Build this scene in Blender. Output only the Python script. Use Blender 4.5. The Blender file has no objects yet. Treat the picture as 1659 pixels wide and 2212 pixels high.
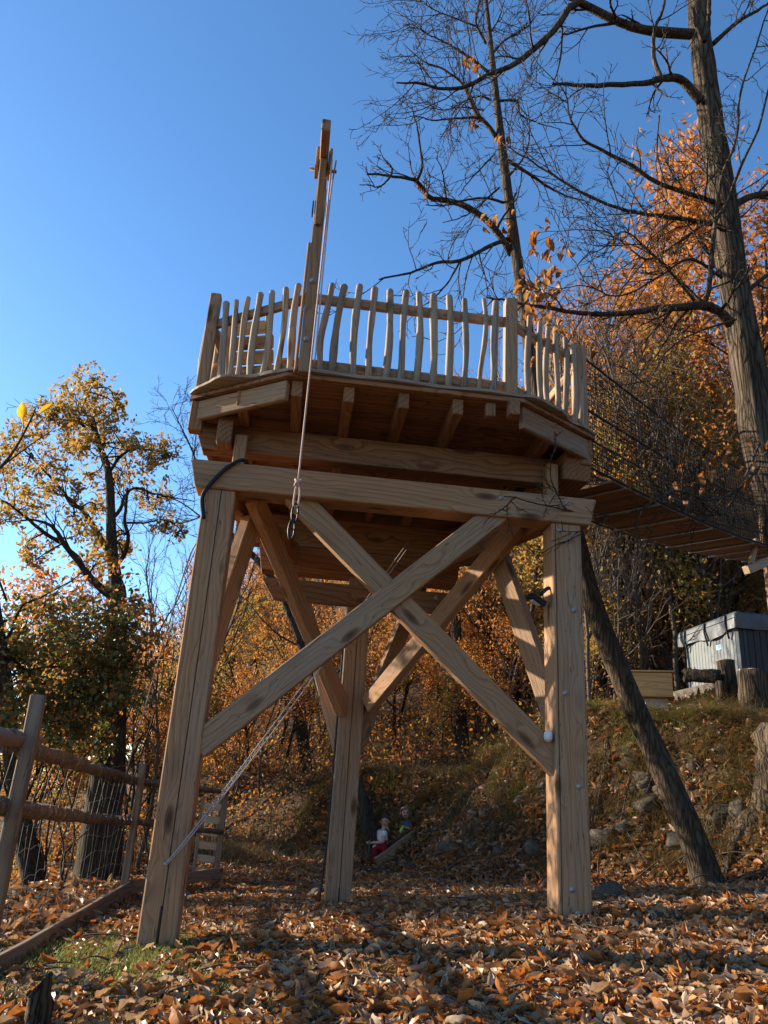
import bpy, math, random
import numpy as np
from mathutils import Matrix, Vector

scene = bpy.context.scene
COL = scene.collection
R = math.radians

# ------------------------------------------------------------------ camera
CAM_POS = np.array([0.757, -5.163, 0.903])
YAW, PITCH, ROLL = R(5.8), R(20.0), R(3.6)
F_ = np.array([math.sin(YAW) * math.cos(PITCH), math.cos(YAW) * math.cos(PITCH), math.sin(PITCH)])
R0 = np.array([math.cos(YAW), -math.sin(YAW), 0.0])
U0 = np.cross(R0, F_)
R_ = R0 * math.cos(ROLL) + U0 * math.sin(ROLL)
U_ = -R0 * math.sin(ROLL) + U0 * math.cos(ROLL)
cam = bpy.data.cameras.new('camera')
cam_ob = bpy.data.objects.new('camera', cam)
COL.objects.link(cam_ob)
cam.sensor_fit = 'HORIZONTAL'
cam.sensor_width = 36.0
cam.lens = 36.0 * 1661.0 / 1659.0
cam.clip_start = 0.05
cam.clip_end = 2000.0
M = Matrix.Identity(4)
for i in range(3):
    M[i][0] = R_[i]; M[i][1] = U_[i]; M[i][2] = -F_[i]; M[i][3] = CAM_POS[i]
cam_ob.matrix_world = M
scene.camera = cam_ob

# ------------------------------------------------------------------ sky, sun, exposure
SUN_EL, SUN_AZ = R(18.0), R(-60.0)          # azimuth from +Y, negative towards -X (left)
world = bpy.data.worlds.new("World")
scene.world = world
world.use_nodes = True
wn = world.node_tree.nodes
sky = wn.new('ShaderNodeTexSky')
sky.sky_type = 'NISHITA'
sky.sun_disc = False
sky.sun_elevation = SUN_EL
sky.sun_rotation = SUN_AZ
sky.altitude = 900.0
sky.air_density = 1.0
sky.dust_density = 0.45
sky.ozone_density = 3.0
hsv = wn.new('ShaderNodeHueSaturation')
hsv.inputs['Saturation'].default_value = 1.14
world.node_tree.links.new(sky.outputs[0], hsv.inputs['Color'])
world.node_tree.links.new(hsv.outputs[0], wn['Background'].inputs[0])
wn['Background'].inputs[1].default_value = 0.12
sun = bpy.data.lights.new('sun', 'SUN')
sun.energy = 5.0
sun.angle = R(0.5)
sun.color = (1.0, 0.87, 0.70)
sun_ob = bpy.data.objects.new('sun', sun)
COL.objects.link(sun_ob)
S = Vector((math.sin(SUN_AZ) * math.cos(SUN_EL), math.cos(SUN_AZ) * math.cos(SUN_EL), math.sin(SUN_EL)))
sun_ob.rotation_euler = S.to_track_quat('Z', 'Y').to_euler()
sun_ob.location = S * 40
vs = scene.view_settings
vs.view_transform = 'Standard'
vs.look = 'None'
vs.gamma = 1.0
vs.use_curve_mapping = False
vs.exposure = 1.32
scene.render.engine = 'CYCLES'

# ------------------------------------------------------------------ measuring helpers
# a point of the place seen along a sight line, at a known depth / height / wall plane
def sight(x, y):
    return F_ + R_ * (x - 829.5) / 1661.0 - U_ * (y - 1106.0) / 1661.0
def PY(x, y, Y):
    d = sight(x, y); return CAM_POS + d * (Y - CAM_POS[1]) / d[1]
def PZ(x, y, Z):
    d = sight(x, y); return CAM_POS + d * (Z - CAM_POS[2]) / d[2]
def PX(x, y, X):
    d = sight(x, y); return CAM_POS + d * (X - CAM_POS[0]) / d[0]
def PV(x, y, A, B):
    d = sight(x, y)
    n = np.array([B[1] - A[1], -(B[0] - A[0]), 0.0])
    t = (n @ (np.array([A[0], A[1], 0.0]) - CAM_POS)) / (n @ d)
    return CAM_POS + d * t
def PD(x, y, dist):
    d = sight(x, y); return CAM_POS + d * dist

# ------------------------------------------------------------------ object helpers
def tag(o, label=None, cat=None, group=None, kind=None):
    if label: o['label'] = label
    if cat: o['category'] = cat
    if group: o['group'] = group
    if kind: o['kind'] = kind
    return o
def thing(name, label, cat, loc=(0, 0, 0), group=None, rz=0.0):
    e = bpy.data.objects.new(name, None)
    e.empty_display_size = 0.2
    COL.objects.link(e)
    e.location = Vector(loc)
    e.rotation_euler = (0, 0, rz)
    return tag(e, label, cat, group)
WM = {}
def world_of(o):
    return WM.get(o.name, Matrix.LocRotScale(o.location, o.rotation_euler, o.scale))
def place(name, me, mat, parent=None, mw=None):
    o = bpy.data.objects.new(name, me)
    COL.objects.link(o)
    if mat is not None and not me.materials:
        me.materials.append(mat)
    mw = mw if mw is not None else Matrix.Identity(4)
    if parent is not None:
        o.parent = parent
        o.matrix_basis = world_of(parent).inverted() @ mw
    else:
        o.matrix_basis = mw
    WM[o.name] = mw.copy()
    return o
def mesh_py(name, V, Fc, smooth=False):
    me = bpy.data.meshes.new(name)
    me.from_pydata([tuple(map(float, v)) for v in V], [], [tuple(map(int, f)) for f in Fc])
    me.validate()
    if smooth:
        me.polygons.foreach_set('use_smooth', [True] * len(me.polygons))
    me.update()
    return me
def mesh_np(name, V, Fc, smooth=False):
    V = np.ascontiguousarray(V, dtype=np.float32); Fc = np.ascontiguousarray(Fc, dtype=np.int32)
    k = Fc.shape[1]
    me = bpy.data.meshes.new(name)
    me.vertices.add(len(V)); me.vertices.foreach_set('co', V.ravel())
    me.loops.add(Fc.size); me.loops.foreach_set('vertex_index', Fc.ravel())
    me.polygons.add(len(Fc))
    me.polygons.foreach_set('loop_start', np.arange(0, Fc.size, k, dtype=np.int32))
    me.polygons.foreach_set('loop_total', np.full(len(Fc), k, dtype=np.int32))
    if smooth:
        me.polygons.foreach_set('use_smooth', np.ones(len(Fc), dtype=bool))
    me.update(calc_edges=True)
    return me
class Acc:
    """collects quad arrays into one mesh"""
    def __init__(s): s.V = []; s.F = []; s.n = 0
    def add(s, V, Fc):
        s.V.append(np.asarray(V, float)); s.F.append(np.asarray(Fc, int) + s.n); s.n += len(V)
    def tube(s, P, r, k=6): s.add(*tube(P, r, k))
    def mesh(s, name, smooth=True):
        return mesh_np(name, np.concatenate(s.V), np.concatenate(s.F), smooth)
    def build(s, name, mat, parent=None, smooth=True, mw=None):
        return place(name, s.mesh(name, smooth), mat, parent, mw)
def tube(P, r, k=6, caps=True, flat=1.0):
    P = np.asarray(P, float); n = len(P)
    r = np.full(n, r, float) if np.isscalar(r) else np.asarray(r, float)
    if caps:
        P = np.vstack([P[:1], P, P[-1:]]); r = np.concatenate([[1e-4], r, [1e-4]])
        T = np.gradient(P[1:-1], axis=0); T = np.vstack([T[:1], T, T[-1:]])
    else:
        T = np.gradient(P, axis=0)
    T /= np.maximum(np.linalg.norm(T, axis=1, keepdims=True), 1e-9)
    m = len(P)
    ref = np.array([0.0, 0, 1]) if abs(T[0][2]) < 0.8 else np.array([1.0, 0, 0])
    A = np.cross(T, ref); A /= np.maximum(np.linalg.norm(A, axis=1, keepdims=True), 1e-9)
    B = np.cross(T, A)
    a = np.arange(k) * 2 * np.pi / k
    V = P[:, None] + r[:, None, None] * (np.cos(a)[None, :, None] * A[:, None] + flat * np.sin(a)[None, :, None] * B[:, None])
    i = np.arange(m - 1)[:, None] * k; j = np.arange(k)[None]; j2 = (j + 1) % k
    Fc = np.stack([i + j, i + j2, i + k + j2, i + k + j], -1).reshape(-1, 4)
    return V.reshape(-1, 3), Fc
def smooth_line(P, n):
    """Catmull-Rom through the points, n samples"""
    P = np.asarray(P, float)
    if len(P) == 2:
        t = np.linspace(0, 1, n)[:, None]; return P[0] * (1 - t) + P[1] * t
    Q = np.vstack([2 * P[0] - P[1], P, 2 * P[-1] - P[-2]])
    out = []
    for u in np.linspace(0, len(P) - 1 - 1e-6, n):
        i = int(u); t = u - i
        a, b, c, d = Q[i], Q[i + 1], Q[i + 2], Q[i + 3]
        out.append(.5 * ((2 * b) + (c - a) * t + (2 * a - 5 * b + 4 * c - d) * t * t + (3 * b - a - 3 * c + d) * t ** 3))
    return np.array(out)
def frame(p0, p1, up=(0, 0, 1)):
    p0 = Vector(p0); p1 = Vector(p1); x = (p1 - p0); L = x.length; x.normalize()
    z = Vector(up); z = (z - x * z.dot(x))
    if z.length < 1e-4: z = Vector((0, 1, 0)) - x * x.y
    z.normalize(); y = z.cross(x)
    m = Matrix.Identity(4)
    for i in range(3): m[i][0] = x[i]; m[i][1] = y[i]; m[i][2] = z[i]; m[i][3] = p0[i]
    return m, L
def beam(name, p0, p1, w, h, mat, parent, up=(0, 0, 1), ch=0.007, groove=None, cut0=0.0, cut1=0.0, nose=0.0, wob=0.0, seed=0):
    """squared timber: length on local x, width w on local y, height h on local z; chamfered edges.
    groove: joint recessed in the -y and +y faces at z=groove; cut0/cut1 shear the ends; nose: lower corner chamfer at the ends"""
    m, L = frame(p0, p1, up)
    a, b, c = w / 2, h / 2, ch
    prof = [(-a + c, -b), (a - c, -b), (a, -b + c)]
    if groove is not None: prof += [(a, groove - .004), (a - .02, groove), (a, groove + .004)]
    prof += [(a, b - c), (a - c, b), (-a + c, b), (-a, b - c)]
    if groove is not None: prof += [(-a, groove + .004), (-a + .02, groove), (-a, groove - .004)]
    prof += [(-a, -b + c)]
    k = len(prof)
    rng = np.random.RandomState(seed)
    xs = [0, c] + list(np.linspace(0, L, 7)[1:-1]) + [L - c, L]
    V = []
    for i, x in enumerate(xs):
        sc = 1 - (c / max(a, .001)) * .8 if i in (0, len(xs) - 1) else 1
        oy, oz = (rng.uniform(-wob, wob), rng.uniform(-wob, wob)) if wob else (0, 0)
        for (y, z) in prof:
            xx = x
            if i <= 1: xx += cut0 * z / h + (nose * max(0, (-z / b)) ** 1 if z < 0 else 0)
            if i >= len(xs) - 2: xx += cut1 * z / h - (nose * max(0, (-z / b)) if z < 0 else 0)
            V.append((xx, y * sc + oy, z * sc + oz))
    Fc = []
    for i in range(len(xs) - 1):
        for j in range(k):
            j2 = (j + 1) % k
            Fc.append((i * k + j, i * k + j2, (i + 1) * k + j2, (i + 1) * k + j))
    Fc.append(tuple(range(k - 1, -1, -1))); Fc.append(tuple((len(xs) - 1) * k + j for j in range(k)))
    me = mesh_py(name, V, Fc)
    return place(name, me, mat, parent, m)
def prism(name, poly, z0, z1, mat, parent, ch=0.004):
    """board cut to a plan outline (counter-clockwise), with eased edges"""
    P = np.array(poly, float); c0 = P.mean(0)
    ins = c0 + (P - c0) * (1 - ch / max(.02, np.abs(P - c0).min() + .02))
    n = len(P)
    V = [(x, y, z0) for x, y in ins] + [(x, y, z0 + ch) for x, y in P] + [(x, y, z1 - ch) for x, y in P] + [(x, y, z1) for x, y in ins]
    V = np.array(V); org = Vector((c0[0], c0[1], z0)); V = V - np.array(org)
    Fc = [tuple(range(n - 1, -1, -1)), tuple(3 * n + i for i in range(n))]
    for l in range(3):
        for i in range(n):
            j = (i + 1) % n; Fc.append((l * n + i, l * n + j, (l + 1) * n + j, (l + 1) * n + i))
    return place(name, mesh_py(name, V, Fc), mat, parent, Matrix.Translation(org))
def copy_tree(o, parent=None):
    c = o.copy(); COL.objects.link(c); c.parent = parent
    for ch in o.children:
        copy_tree(ch, c)
    return c
# ------------------------------------------------------------------ materials
class NT:
    def __init__(s, name):
        s.m = bpy.data.materials.new(name); s.m.use_nodes = True
        s.t = s.m.node_tree; s.t.nodes.clear()
        s.out = s.t.nodes.new('ShaderNodeOutputMaterial')
    def n(s, typ, **kw):
        o = s.t.nodes.new('ShaderNode' + typ)
        for k, v in kw.items():
            if k.startswith('i_'):
                key = k[2:]
                key = int(key) if key.isdigit() else key.replace('_', ' ')
                o.inputs[key].default_value = v
            else: setattr(o, k, v)
        return o
    def l(s, a, b): s.t.links.new(a, b)
    def coords(s, scale, kind='Object', rand=True):
        tc = s.n('TexCoord'); src = tc.outputs[kind]
        if rand:
            oi = s.n('ObjectInfo'); mu = s.n('Math', operation='MULTIPLY'); mu.inputs[1].default_value = 37.0
            s.l(oi.outputs['Random'], mu.inputs[0])
            ad = s.n('VectorMath', operation='ADD'); s.l(src, ad.inputs[0]); s.l(mu.outputs[0], ad.inputs[1]); src = ad.outputs[0]
        mp = s.n('Mapping'); mp.inputs['Scale'].default_value = scale
        s.l(src, mp.inputs['Vector']); return mp.outputs[0]
    def noise(s, vec, scale, detail=4, rough=.55, dist=0.0):
        o = s.n('TexNoise'); o.inputs['Scale'].default_value = scale; o.inputs['Detail'].default_value = detail
        o.inputs['Roughness'].default_value = rough; o.inputs['Distortion'].default_value = dist
        s.l(vec, o.inputs['Vector']); return o.outputs['Fac']
    def ramp(s, fac, stops, interp='LINEAR'):
        o = s.n('ValToRGB'); cr = o.color_ramp; cr.interpolation = interp
        while len(cr.elements) < len(stops): cr.elements.new(.5)
        for e, (p, c) in zip(cr.elements, stops):
            e.position = p; e.color = (c[0], c[1], c[2], 1) if not np.isscalar(c) else (c, c, c, 1)
        s.l(fac, o.inputs[0]); return o.outputs[0]
    def mix(s, a, b, fac, blend='MIX'):
        o = s.n('Mix', data_type='RGBA', blend_type=blend)
        for sock, v in ((o.inputs[0], fac), (o.inputs[6], a), (o.inputs[7], b)):
            if hasattr(v, 'is_linked') or hasattr(v, 'links'): s.l(v, sock)
            elif np.isscalar(v): sock.default_value = v
            else: sock.default_value = (v[0], v[1], v[2], 1)
        return o.outputs[2]
    def bump(s, h, strength=.5, dist=.01, nrm=None):
        o = s.n('Bump'); o.inputs['Strength'].default_value = strength; o.inputs['Distance'].default_value = dist
        s.l(h, o.inputs['Height'])
        if nrm is not None: s.l(nrm, o.inputs['Normal'])
        return o.outputs[0]
    def bsdf(s, color, rough=.7, nrm=None, metal=0.0, spec=.3):
        b = s.n('BsdfPrincipled'); b.inputs['Metallic'].default_value = metal
        b.inputs['Specular IOR Level'].default_value = spec
        if hasattr(color, 'links'): s.l(color, b.inputs['Base Color'])
        else: b.inputs['Base Color'].default_value = (*color, 1)
        if hasattr(rough, 'links'): s.l(rough, b.inputs['Roughness'])
        else: b.inputs['Roughness'].default_value = rough
        if nrm is not None: s.l(nrm, b.inputs['Normal'])
        s.l(b.outputs[0], s.out.inputs[0]); return b

def wood_mat(name, light, dark, knot=(.10, .05, .025), grey=.25, greycol=(.30, .26, .22), ring=26.0, bumpk=.35):
    """sawn timber: growth rings along local x with flame figure, knots, drying cracks, grey weathering and stains"""
    t = NT(name)
    v = t.coords((1, 1, 1))
    # slow wander of the rings along the timber
    mp = t.n('Mapping'); mp.inputs['Scale'].default_value = (.9, 3.0, 3.0); t.l(v, mp.inputs['Vector'])
    nz = t.n('TexNoise'); nz.inputs['Scale'].default_value = 1.0; nz.inputs['Detail'].default_value = 2; t.l(mp.outputs[0], nz.inputs['Vector'])
    sc = t.n('VectorMath', operation='SCALE'); sc.inputs['Scale'].default_value = .10; t.l(nz.outputs['Color'], sc.inputs[0])
    # knots push the rings aside
    vk = t.n('Mapping'); vk.inputs['Scale'].default_value = (1.7, 5.2, 5.2); t.l(v, vk.inputs['Vector'])
    vo = t.n('TexVoronoi'); vo.inputs['Scale'].default_value = 1.15; t.l(vk.outputs[0], vo.inputs['Vector'])
    kd = vo.outputs['Distance']
    kb_ = t.ramp(kd, [(0, .035), (.45, 0.0)])
    m2 = t.n('Mapping'); m2.inputs['Scale'].default_value = (.035, 1, 1); t.l(v, m2.inputs['Vector'])
    ad = t.n('VectorMath', operation='ADD'); t.l(m2.outputs[0], ad.inputs[0]); t.l(sc.outputs[0], ad.inputs[1])
    ad2 = t.n('VectorMath', operation='ADD'); t.l(ad.outputs[0], ad2.inputs[0]); t.l(kb_, ad2.inputs[1])
    w = t.n('TexWave', wave_type='BANDS', bands_direction='DIAGONAL', wave_profile='SAW')
    w.inputs['Scale'].default_value = ring * .62; w.inputs['Distortion'].default_value = 1.5
    w.inputs['Detail'].default_value = 2; w.inputs['Detail Scale'].default_value = .5
    t.l(ad2.outputs[0], w.inputs['Vector'])
    col = t.ramp(w.outputs['Fac'], [(0, light), (.55, [.8 * a + .2 * b for a, b in zip(light, dark)]), (.9, dark), (1, light)])
    vf = t.coords((2.5, 95, 95)); fib = t.noise(vf, 1.0, 4, .65)
    col = t.mix(col, t.ramp(fib, [(.25, .55), (.75, 1.25)]), .6, 'MULTIPLY')
    oi = t.n('ObjectInfo')
    col = t.mix(col, t.ramp(oi.outputs['Random'], [(0, (.66, .62, .60)), (.3, (1.0, .98, .95)), (.55, (1.16, 1.02, .90)), (.8, (.78, .82, .86)), (1, (1.10, .98, .84))]), .85, 'MULTIPLY')
    vg = t.coords((.55, 3.0, 3.0)); g = t.noise(vg, 1.3, 6, .65)
    col = t.mix(col, greycol, t.ramp(g, [(.42, 0.0), (.66, grey)]))
    # dark water stains
    vs2 = t.coords((1.4, 6, 6)); st2 = t.noise(vs2, .8, 5, .6)
    col = t.mix(col, (.35, .30, .26), t.ramp(st2, [(.58, 0.0), (.76, .45)]), 'MULTIPLY')
    col = t.mix(col, [a * .55 for a in dark], t.ramp(kd, [(.10, 0.0), (.14, .8), (.20, 0.0)]))
    col = t.mix(col, knot, t.ramp(kd, [(.07, 1.0), (.12, .65), (.15, 0.0)]))
    vc = t.coords((.28, 8, 8)); ck = t.noise(vc, 3.6, 2, .5)
    crack = t.ramp(ck, [(.493, 0.0), (.5, 1.0), (.507, 0.0)])
    col = t.mix(col, (.035, .022, .014), t.mix((0, 0, 0), crack, t.ramp(g, [(.42, 0.0), (.50, .95)])))
    h = t.mix(w.outputs['Fac'], fib, .6)
    t.bsdf(col, .78, t.bump(h, bumpk, .004), spec=.2)
    return t.m

def bark_mat(name, light, dark, moss=None, sc=9.0, bumpd=.02):
    """ridged bark: long plates parted by deep furrows"""
    t = NT(name)
    v = t.coords((1, 1, .11)); wob = t.n('TexNoise'); wob.inputs['Scale'].default_value = 6; wob.inputs['Detail'].default_value = 3; t.l(v, wob.inputs['Vector'])
    sv = t.n('VectorMath', operation='SCALE'); sv.inputs['Scale'].default_value = .22; t.l(wob.outputs['Color'], sv.inputs[0])
    av = t.n('VectorMath', operation='ADD'); t.l(v, av.inputs[0]); t.l(sv.outputs[0], av.inputs[1])
    vo = t.n('TexVoronoi', feature='DISTANCE_TO_EDGE'); vo.inputs['Scale'].default_value = sc * 2.6; t.l(av.outputs[0], vo.inputs['Vector'])
    n1 = t.noise(av.outputs[0], sc * 5, 5, .7)
    fur = t.ramp(vo.outputs['Distance'], [(.0, .12), (.08, .5), (.34, 1.0)])
    hgt = t.mix(fur, n1, .6)
    v2 = t.coords((1, 1, .5)); n2 = t.noise(v2, sc * .45, 4)
    col = t.ramp(hgt, [(.30, dark), (.50, [(a + b) / 2 for a, b in zip(light, dark)]), (.70, light)])
    col = t.mix(col, t.ramp(n2, [(.3, .6), (.7, 1.2)]), .8, 'MULTIPLY')
    if moss is not None: col = t.mix(col, moss, t.ramp(n2, [(.5, 0.0), (.75, .6)]))
    t.bsdf(col, .9, t.bump(hgt, 1.0, bumpd * 1.5), spec=.1)
    return t.m

def leaf_mat(name, stops, trans=.45, rough=.6, spec=.25):
    """dead / autumn leaf: colour differs leaf by leaf; light passes through"""
    t = NT(name)
    g = t.n('NewGeometry')
    oi = t.n('ObjectInfo'); ad = t.n('Math', operation='ADD'); fr = t.n('Math', operation='FRACT')
    t.l(g.outputs['Random Per Island'], ad.inputs[0]); t.l(oi.outputs['Random'], ad.inputs[1]); t.l(ad.outputs[0], fr.inputs[0])
    col = t.ramp(fr.outputs[0], stops)
    tc = t.coords((1, 1, 1), rand=False); n = t.noise(tc, 55, 3)
    col = t.mix(col, t.ramp(n, [(.3, .6), (.7, 1.2)]), .7, 'MULTIPLY')
    b = t.bsdf(col, rough, t.bump(n, .3, .004), spec=spec)
    tr = t.n('BsdfTranslucent'); t.l(t.mix(col, (1.25, 1.1, .8), 1.0, 'MULTIPLY'), tr.inputs[0])
    mx = t.n('MixShader'); mx.inputs[0].default_value = trans
    t.l(b.outputs[0], mx.inputs[1]); t.l(tr.outputs[0], mx.inputs[2]); t.l(mx.outputs[0], t.out.inputs[0])
    return t.m

def plain_mat(name, col, rough=.6, metal=0.0, var=.25, sc=30.0, bump=.15, spec=.3, bd=.003):
    t = NT(name)
    v = t.coords((1, 1, 1)); n = t.noise(v, sc, 5, .6)
    c = t.mix(col, t.ramp(n, [(.3, 1 - var), (.7, 1 + var)]), 1.0, 'MULTIPLY')
    t.bsdf(c, rough, t.bump(n, bump, bd), metal, spec)
    return t.m

def stone_mat(name, a, b, moss=(.09, .10, .04)):
    t = NT(name)
    v = t.coords((1, 1, 1)); n = t.noise(v, 9, 8, .65); n2 = t.noise(v, 3, 4)
    c = t.ramp(n, [(.35, b), (.65, a)])
    c = t.mix(c, moss, t.ramp(n2, [(.52, 0.0), (.72, .6)]))
    t.bsdf(c, .9, t.bump(n, .8, .02), spec=.15)
    return t.m

LARCH = wood_mat('larch timber', (.40, .24, .125), (.275, .152, .077), grey=.34)
LARCH2 = wood_mat('larch planking', (.34, .175, .085), (.19, .092, .044), grey=.35, greycol=(.13, .09, .065), ring=20)
STAKE = wood_mat('chestnut stakes', (.40, .31, .215), (.26, .185, .12), grey=.5, greycol=(.30, .26, .22), ring=16)
OLDWOOD = wood_mat('weathered fence wood', (.34, .23, .14), (.19, .12, .07), grey=.7, greycol=(.25, .21, .17), ring=18)
PINE = wood_mat('new pine board', (.72, .44, .19), (.56, .30, .11), grey=.05, ring=14)
ENDWOOD = wood_mat('pale sawn wood', (.60, .45, .29), (.42, .29, .17), grey=.5, ring=30)
BARK_CH = bark_mat('chestnut bark', (.135, .097, .064), (.030, .022, .016))
BARK_BIG = bark_mat('furrowed chestnut bark', (.155, .114, .076), (.018, .014, .011), sc=7, bumpd=.035)
BARK_OAK = bark_mat('oak bark', (.095, .070, .050), (.028, .021, .016), moss=(.06, .065, .025))
BARK_TWIG = bark_mat('grey twig bark', (.17, .132, .098), (.06, .046, .035), sc=20, bumpd=.004)
BARK_RAIL = bark_mat('flaking rail bark', (.34, .25, .165), (.11, .075, .048), sc=12, bumpd=.02)
L_ORANGE = leaf_mat('orange oak leaves', [(0, (.38, .16, .04)), (.35, (.48, .21, .05)), (.7, (.40, .15, .04)), (1, (.52, .29, .075))], .5)
L_RUST = leaf_mat('rust brown leaves', [(0, (.32, .14, .045)), (.4, (.46, .19, .055)), (.75, (.52, .25, .07)), (1, (.36, .17, .07))], .5)
L_YELLOW = leaf_mat('yellow green leaves', [(0, (.34, .24, .05)), (.35, (.42, .27, .06)), (.7, (.26, .23, .06)), (1, (.44, .23, .05))], .5)
L_OAK = leaf_mat('golden oak leaves', [(0, (.36, .22, .05)), (.3, (.46, .29, .07)), (.6, (.28, .18, .06)), (.85, (.36, .31, .08)), (1, (.24, .15, .08))], .5)
L_IVY = leaf_mat('ivy leaves', [(0, (.060, .085, .025)), (.4, (.11, .14, .04)), (.7, (.16, .12, .055)), (1, (.26, .28, .06))], .35, .45, .4)
L_BRIGHT = leaf_mat('clear yellow leaf', [(0, (.62, .42, .03)), (1, (.58, .36, .03))], .5)
L_LITTER = leaf_mat('fallen chestnut leaves', [(0, (.38, .14, .035)), (.16, (.46, .18, .045)), (.26, (.42, .25, .12)), (.38, (.44, .31, .19)), (.50, (.22, .115, .06)), (.60, (.56, .42, .28)), (.70, (.28, .17, .10)), (.82, (.46, .17, .035)), (.92, (.36, .16, .06)), (1, (.11, .06, .035))], .25, .45, .4)
L_HANG = leaf_mat('withered chestnut leaves', [(0, (.25, .105, .035)), (.4, (.34, .15, .05)), (.7, (.42, .25, .11)), (1, (.22, .085, .03))], .4, .5)
GRASS = leaf_mat('grass', [(0, (.14, .20, .045)), (.5, (.22, .26, .06)), (1, (.34, .29, .11))], .4, .5)
DRYGRASS = leaf_mat('dry bank grass', [(0, (.14, .16, .045)), (.25, (.20, .15, .07)), (.7, (.27, .20, .11)), (1, (.13, .09, .045))], .4, .6)
STONE = stone_mat('grey field stone', (.17, .14, .11), (.065, .053, .043))
PALESTONE = stone_mat('pale stone', (.50, .43, .35), (.30, .25, .20), (.2, .17, .1))
STEEL = plain_mat('zinc steel', (.42, .40, .37), .55, .6, .15, 60, .1)
BLACK = plain_mat('black painted metal', (.02, .02, .021), .4, .3)
BLACKCORD = plain_mat('black cord', (.025, .026, .028), .8, sc=200, bump=.5)
PINKROPE = plain_mat('faded pink rope', (.56, .37, .29), .85, sc=260, bump=.6, bd=.002)
GREYROPE = plain_mat('grey rope', (.42, .38, .33), .9, sc=260, bump=.6, bd=.002)
WIRE = plain_mat('galvanised wire', (.24, .235, .22), .5, .5)
NETCORD = plain_mat('dark net cord', (.035, .033, .030), .8)
GALV = plain_mat('galvanised bar', (.40, .42, .44), .45, .7)
WHITEP = plain_mat('white paint', (.74, .73, .70), .55, var=.08)
CONCRETE = plain_mat('concrete', (.50, .46, .40), .9, var=.2, sc=18, bump=.4)
VINYL = plain_mat('grey vinyl cover', (.10, .11, .115), .42, var=.12, sc=14, bump=.2, spec=.45)
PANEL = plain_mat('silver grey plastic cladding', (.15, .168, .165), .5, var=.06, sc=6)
DARK_SHADEPANEL = plain_mat('dark shell and shaded cladding', (.035, .037, .042), .45, var=.1)  # tub shell, and front cladding with its shade put into the colour
SHELL = plain_mat('pale acrylic rim', (.50, .48, .44), .35, var=.08)
STICKER = plain_mat('pale blue sticker', (.36, .55, .74), .4, var=.1)
BLUEINK = plain_mat('blue print', (.12, .25, .50), .5, var=.05)
SKIN = plain_mat('skin', (.55, .33, .25), .55, var=.06)
HAIRD = plain_mat('dark brown hair', (.035, .022, .015), .6, sc=120, bump=.6)
HAIRL = plain_mat('light brown hair', (.22, .13, .07), .6, sc=120, bump=.6)
WHITECLOTH = plain_mat('white cotton', (.72, .68, .68), .85, var=.05)
REDCLOTH = plain_mat('dark red cotton', (.22, .012, .022), .85, var=.1)
BLUECLOTH = plain_mat('blue cotton', (.05, .20, .52), .85, var=.1)
YELLOWCLOTH = plain_mat('mustard cotton', (.52, .35, .05), .85, var=.1)
GREENP = plain_mat('lime green plastic', (.35, .62, .10), .4)
BURR = plain_mat('chestnut burr', (.30, .15, .06), .8, sc=80, bump=.8)
def ground_mat():
    t = NT('leaf strewn earth')
    v = t.coords((1, 1, 1), rand=False)
    n = t.noise(v, 14, 8, .7); n2 = t.noise(v, 1.3, 4); n3 = t.noise(v, 55, 3)
    c = t.ramp(n, [(.32, (.022, .014, .010)), (.5, (.075, .045, .026)), (.62, (.13, .08, .045)), (.75, (.20, .13, .08))])
    c = t.mix(c, (.10, .115, .035), t.ramp(n2, [(.56, 0.0), (.70, .30)]))
    c = t.mix(c, t.ramp(n3, [(.3, .6), (.7, 1.3)]), .8, 'MULTIPLY')
    t.bsdf(c, .95, t.bump(n, .9, .04), spec=.1)
    return t.m
GROUND = ground_mat()
# ------------------------------------------------------------------ terrain
def smst(a, b, x):
    t = np.clip((x - a) / (b - a), 0, 1); return t * t * (3 - 2 * t)
FOOT = np.array([(8.6, -6.0), (6.3, -1.5), (5.25, 0.9), (4.6, 2.5), (3.45, 4.8), (2.7, 7.1), (0.6, 9.6), (-2.2, 13.5), (-4, 22), (-6, 60), (-8, 400)], float)
def bank_d(x, y):
    """signed distance from the foot of the bank, positive uphill"""
    x = np.asarray(x, float); y = np.asarray(y, float)
    best = np.full(x.shape, 1e9); sg = np.ones(x.shape)
    for a, b in zip(FOOT[:-1], FOOT[1:]):
        ab = b - a; t = np.clip(((x - a[0]) * ab[0] + (y - a[1]) * ab[1]) / (ab @ ab), 0, 1)
        dx = x - a[0] - t * ab[0]; dy = y - a[1] - t * ab[1]
        d = np.hypot(dx, dy); c = ab[0] * dy - ab[1] * dx
        m = d < best
        best = np.where(m, d, best); sg = np.where(m, np.where(c < 0, 1.0, -1.0), sg)
    return best * sg
def lump(x, y, s=1.0):
    return (np.sin(x * 1.7 * s + 1.3) * np.cos(y * 1.3 * s - .4) + .6 * np.sin(x * 3.1 * s - y * 2.3 * s) + .35 * np.sin(x * 6.3 * s + y * 5.1 * s + 2)) / 1.95
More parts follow.
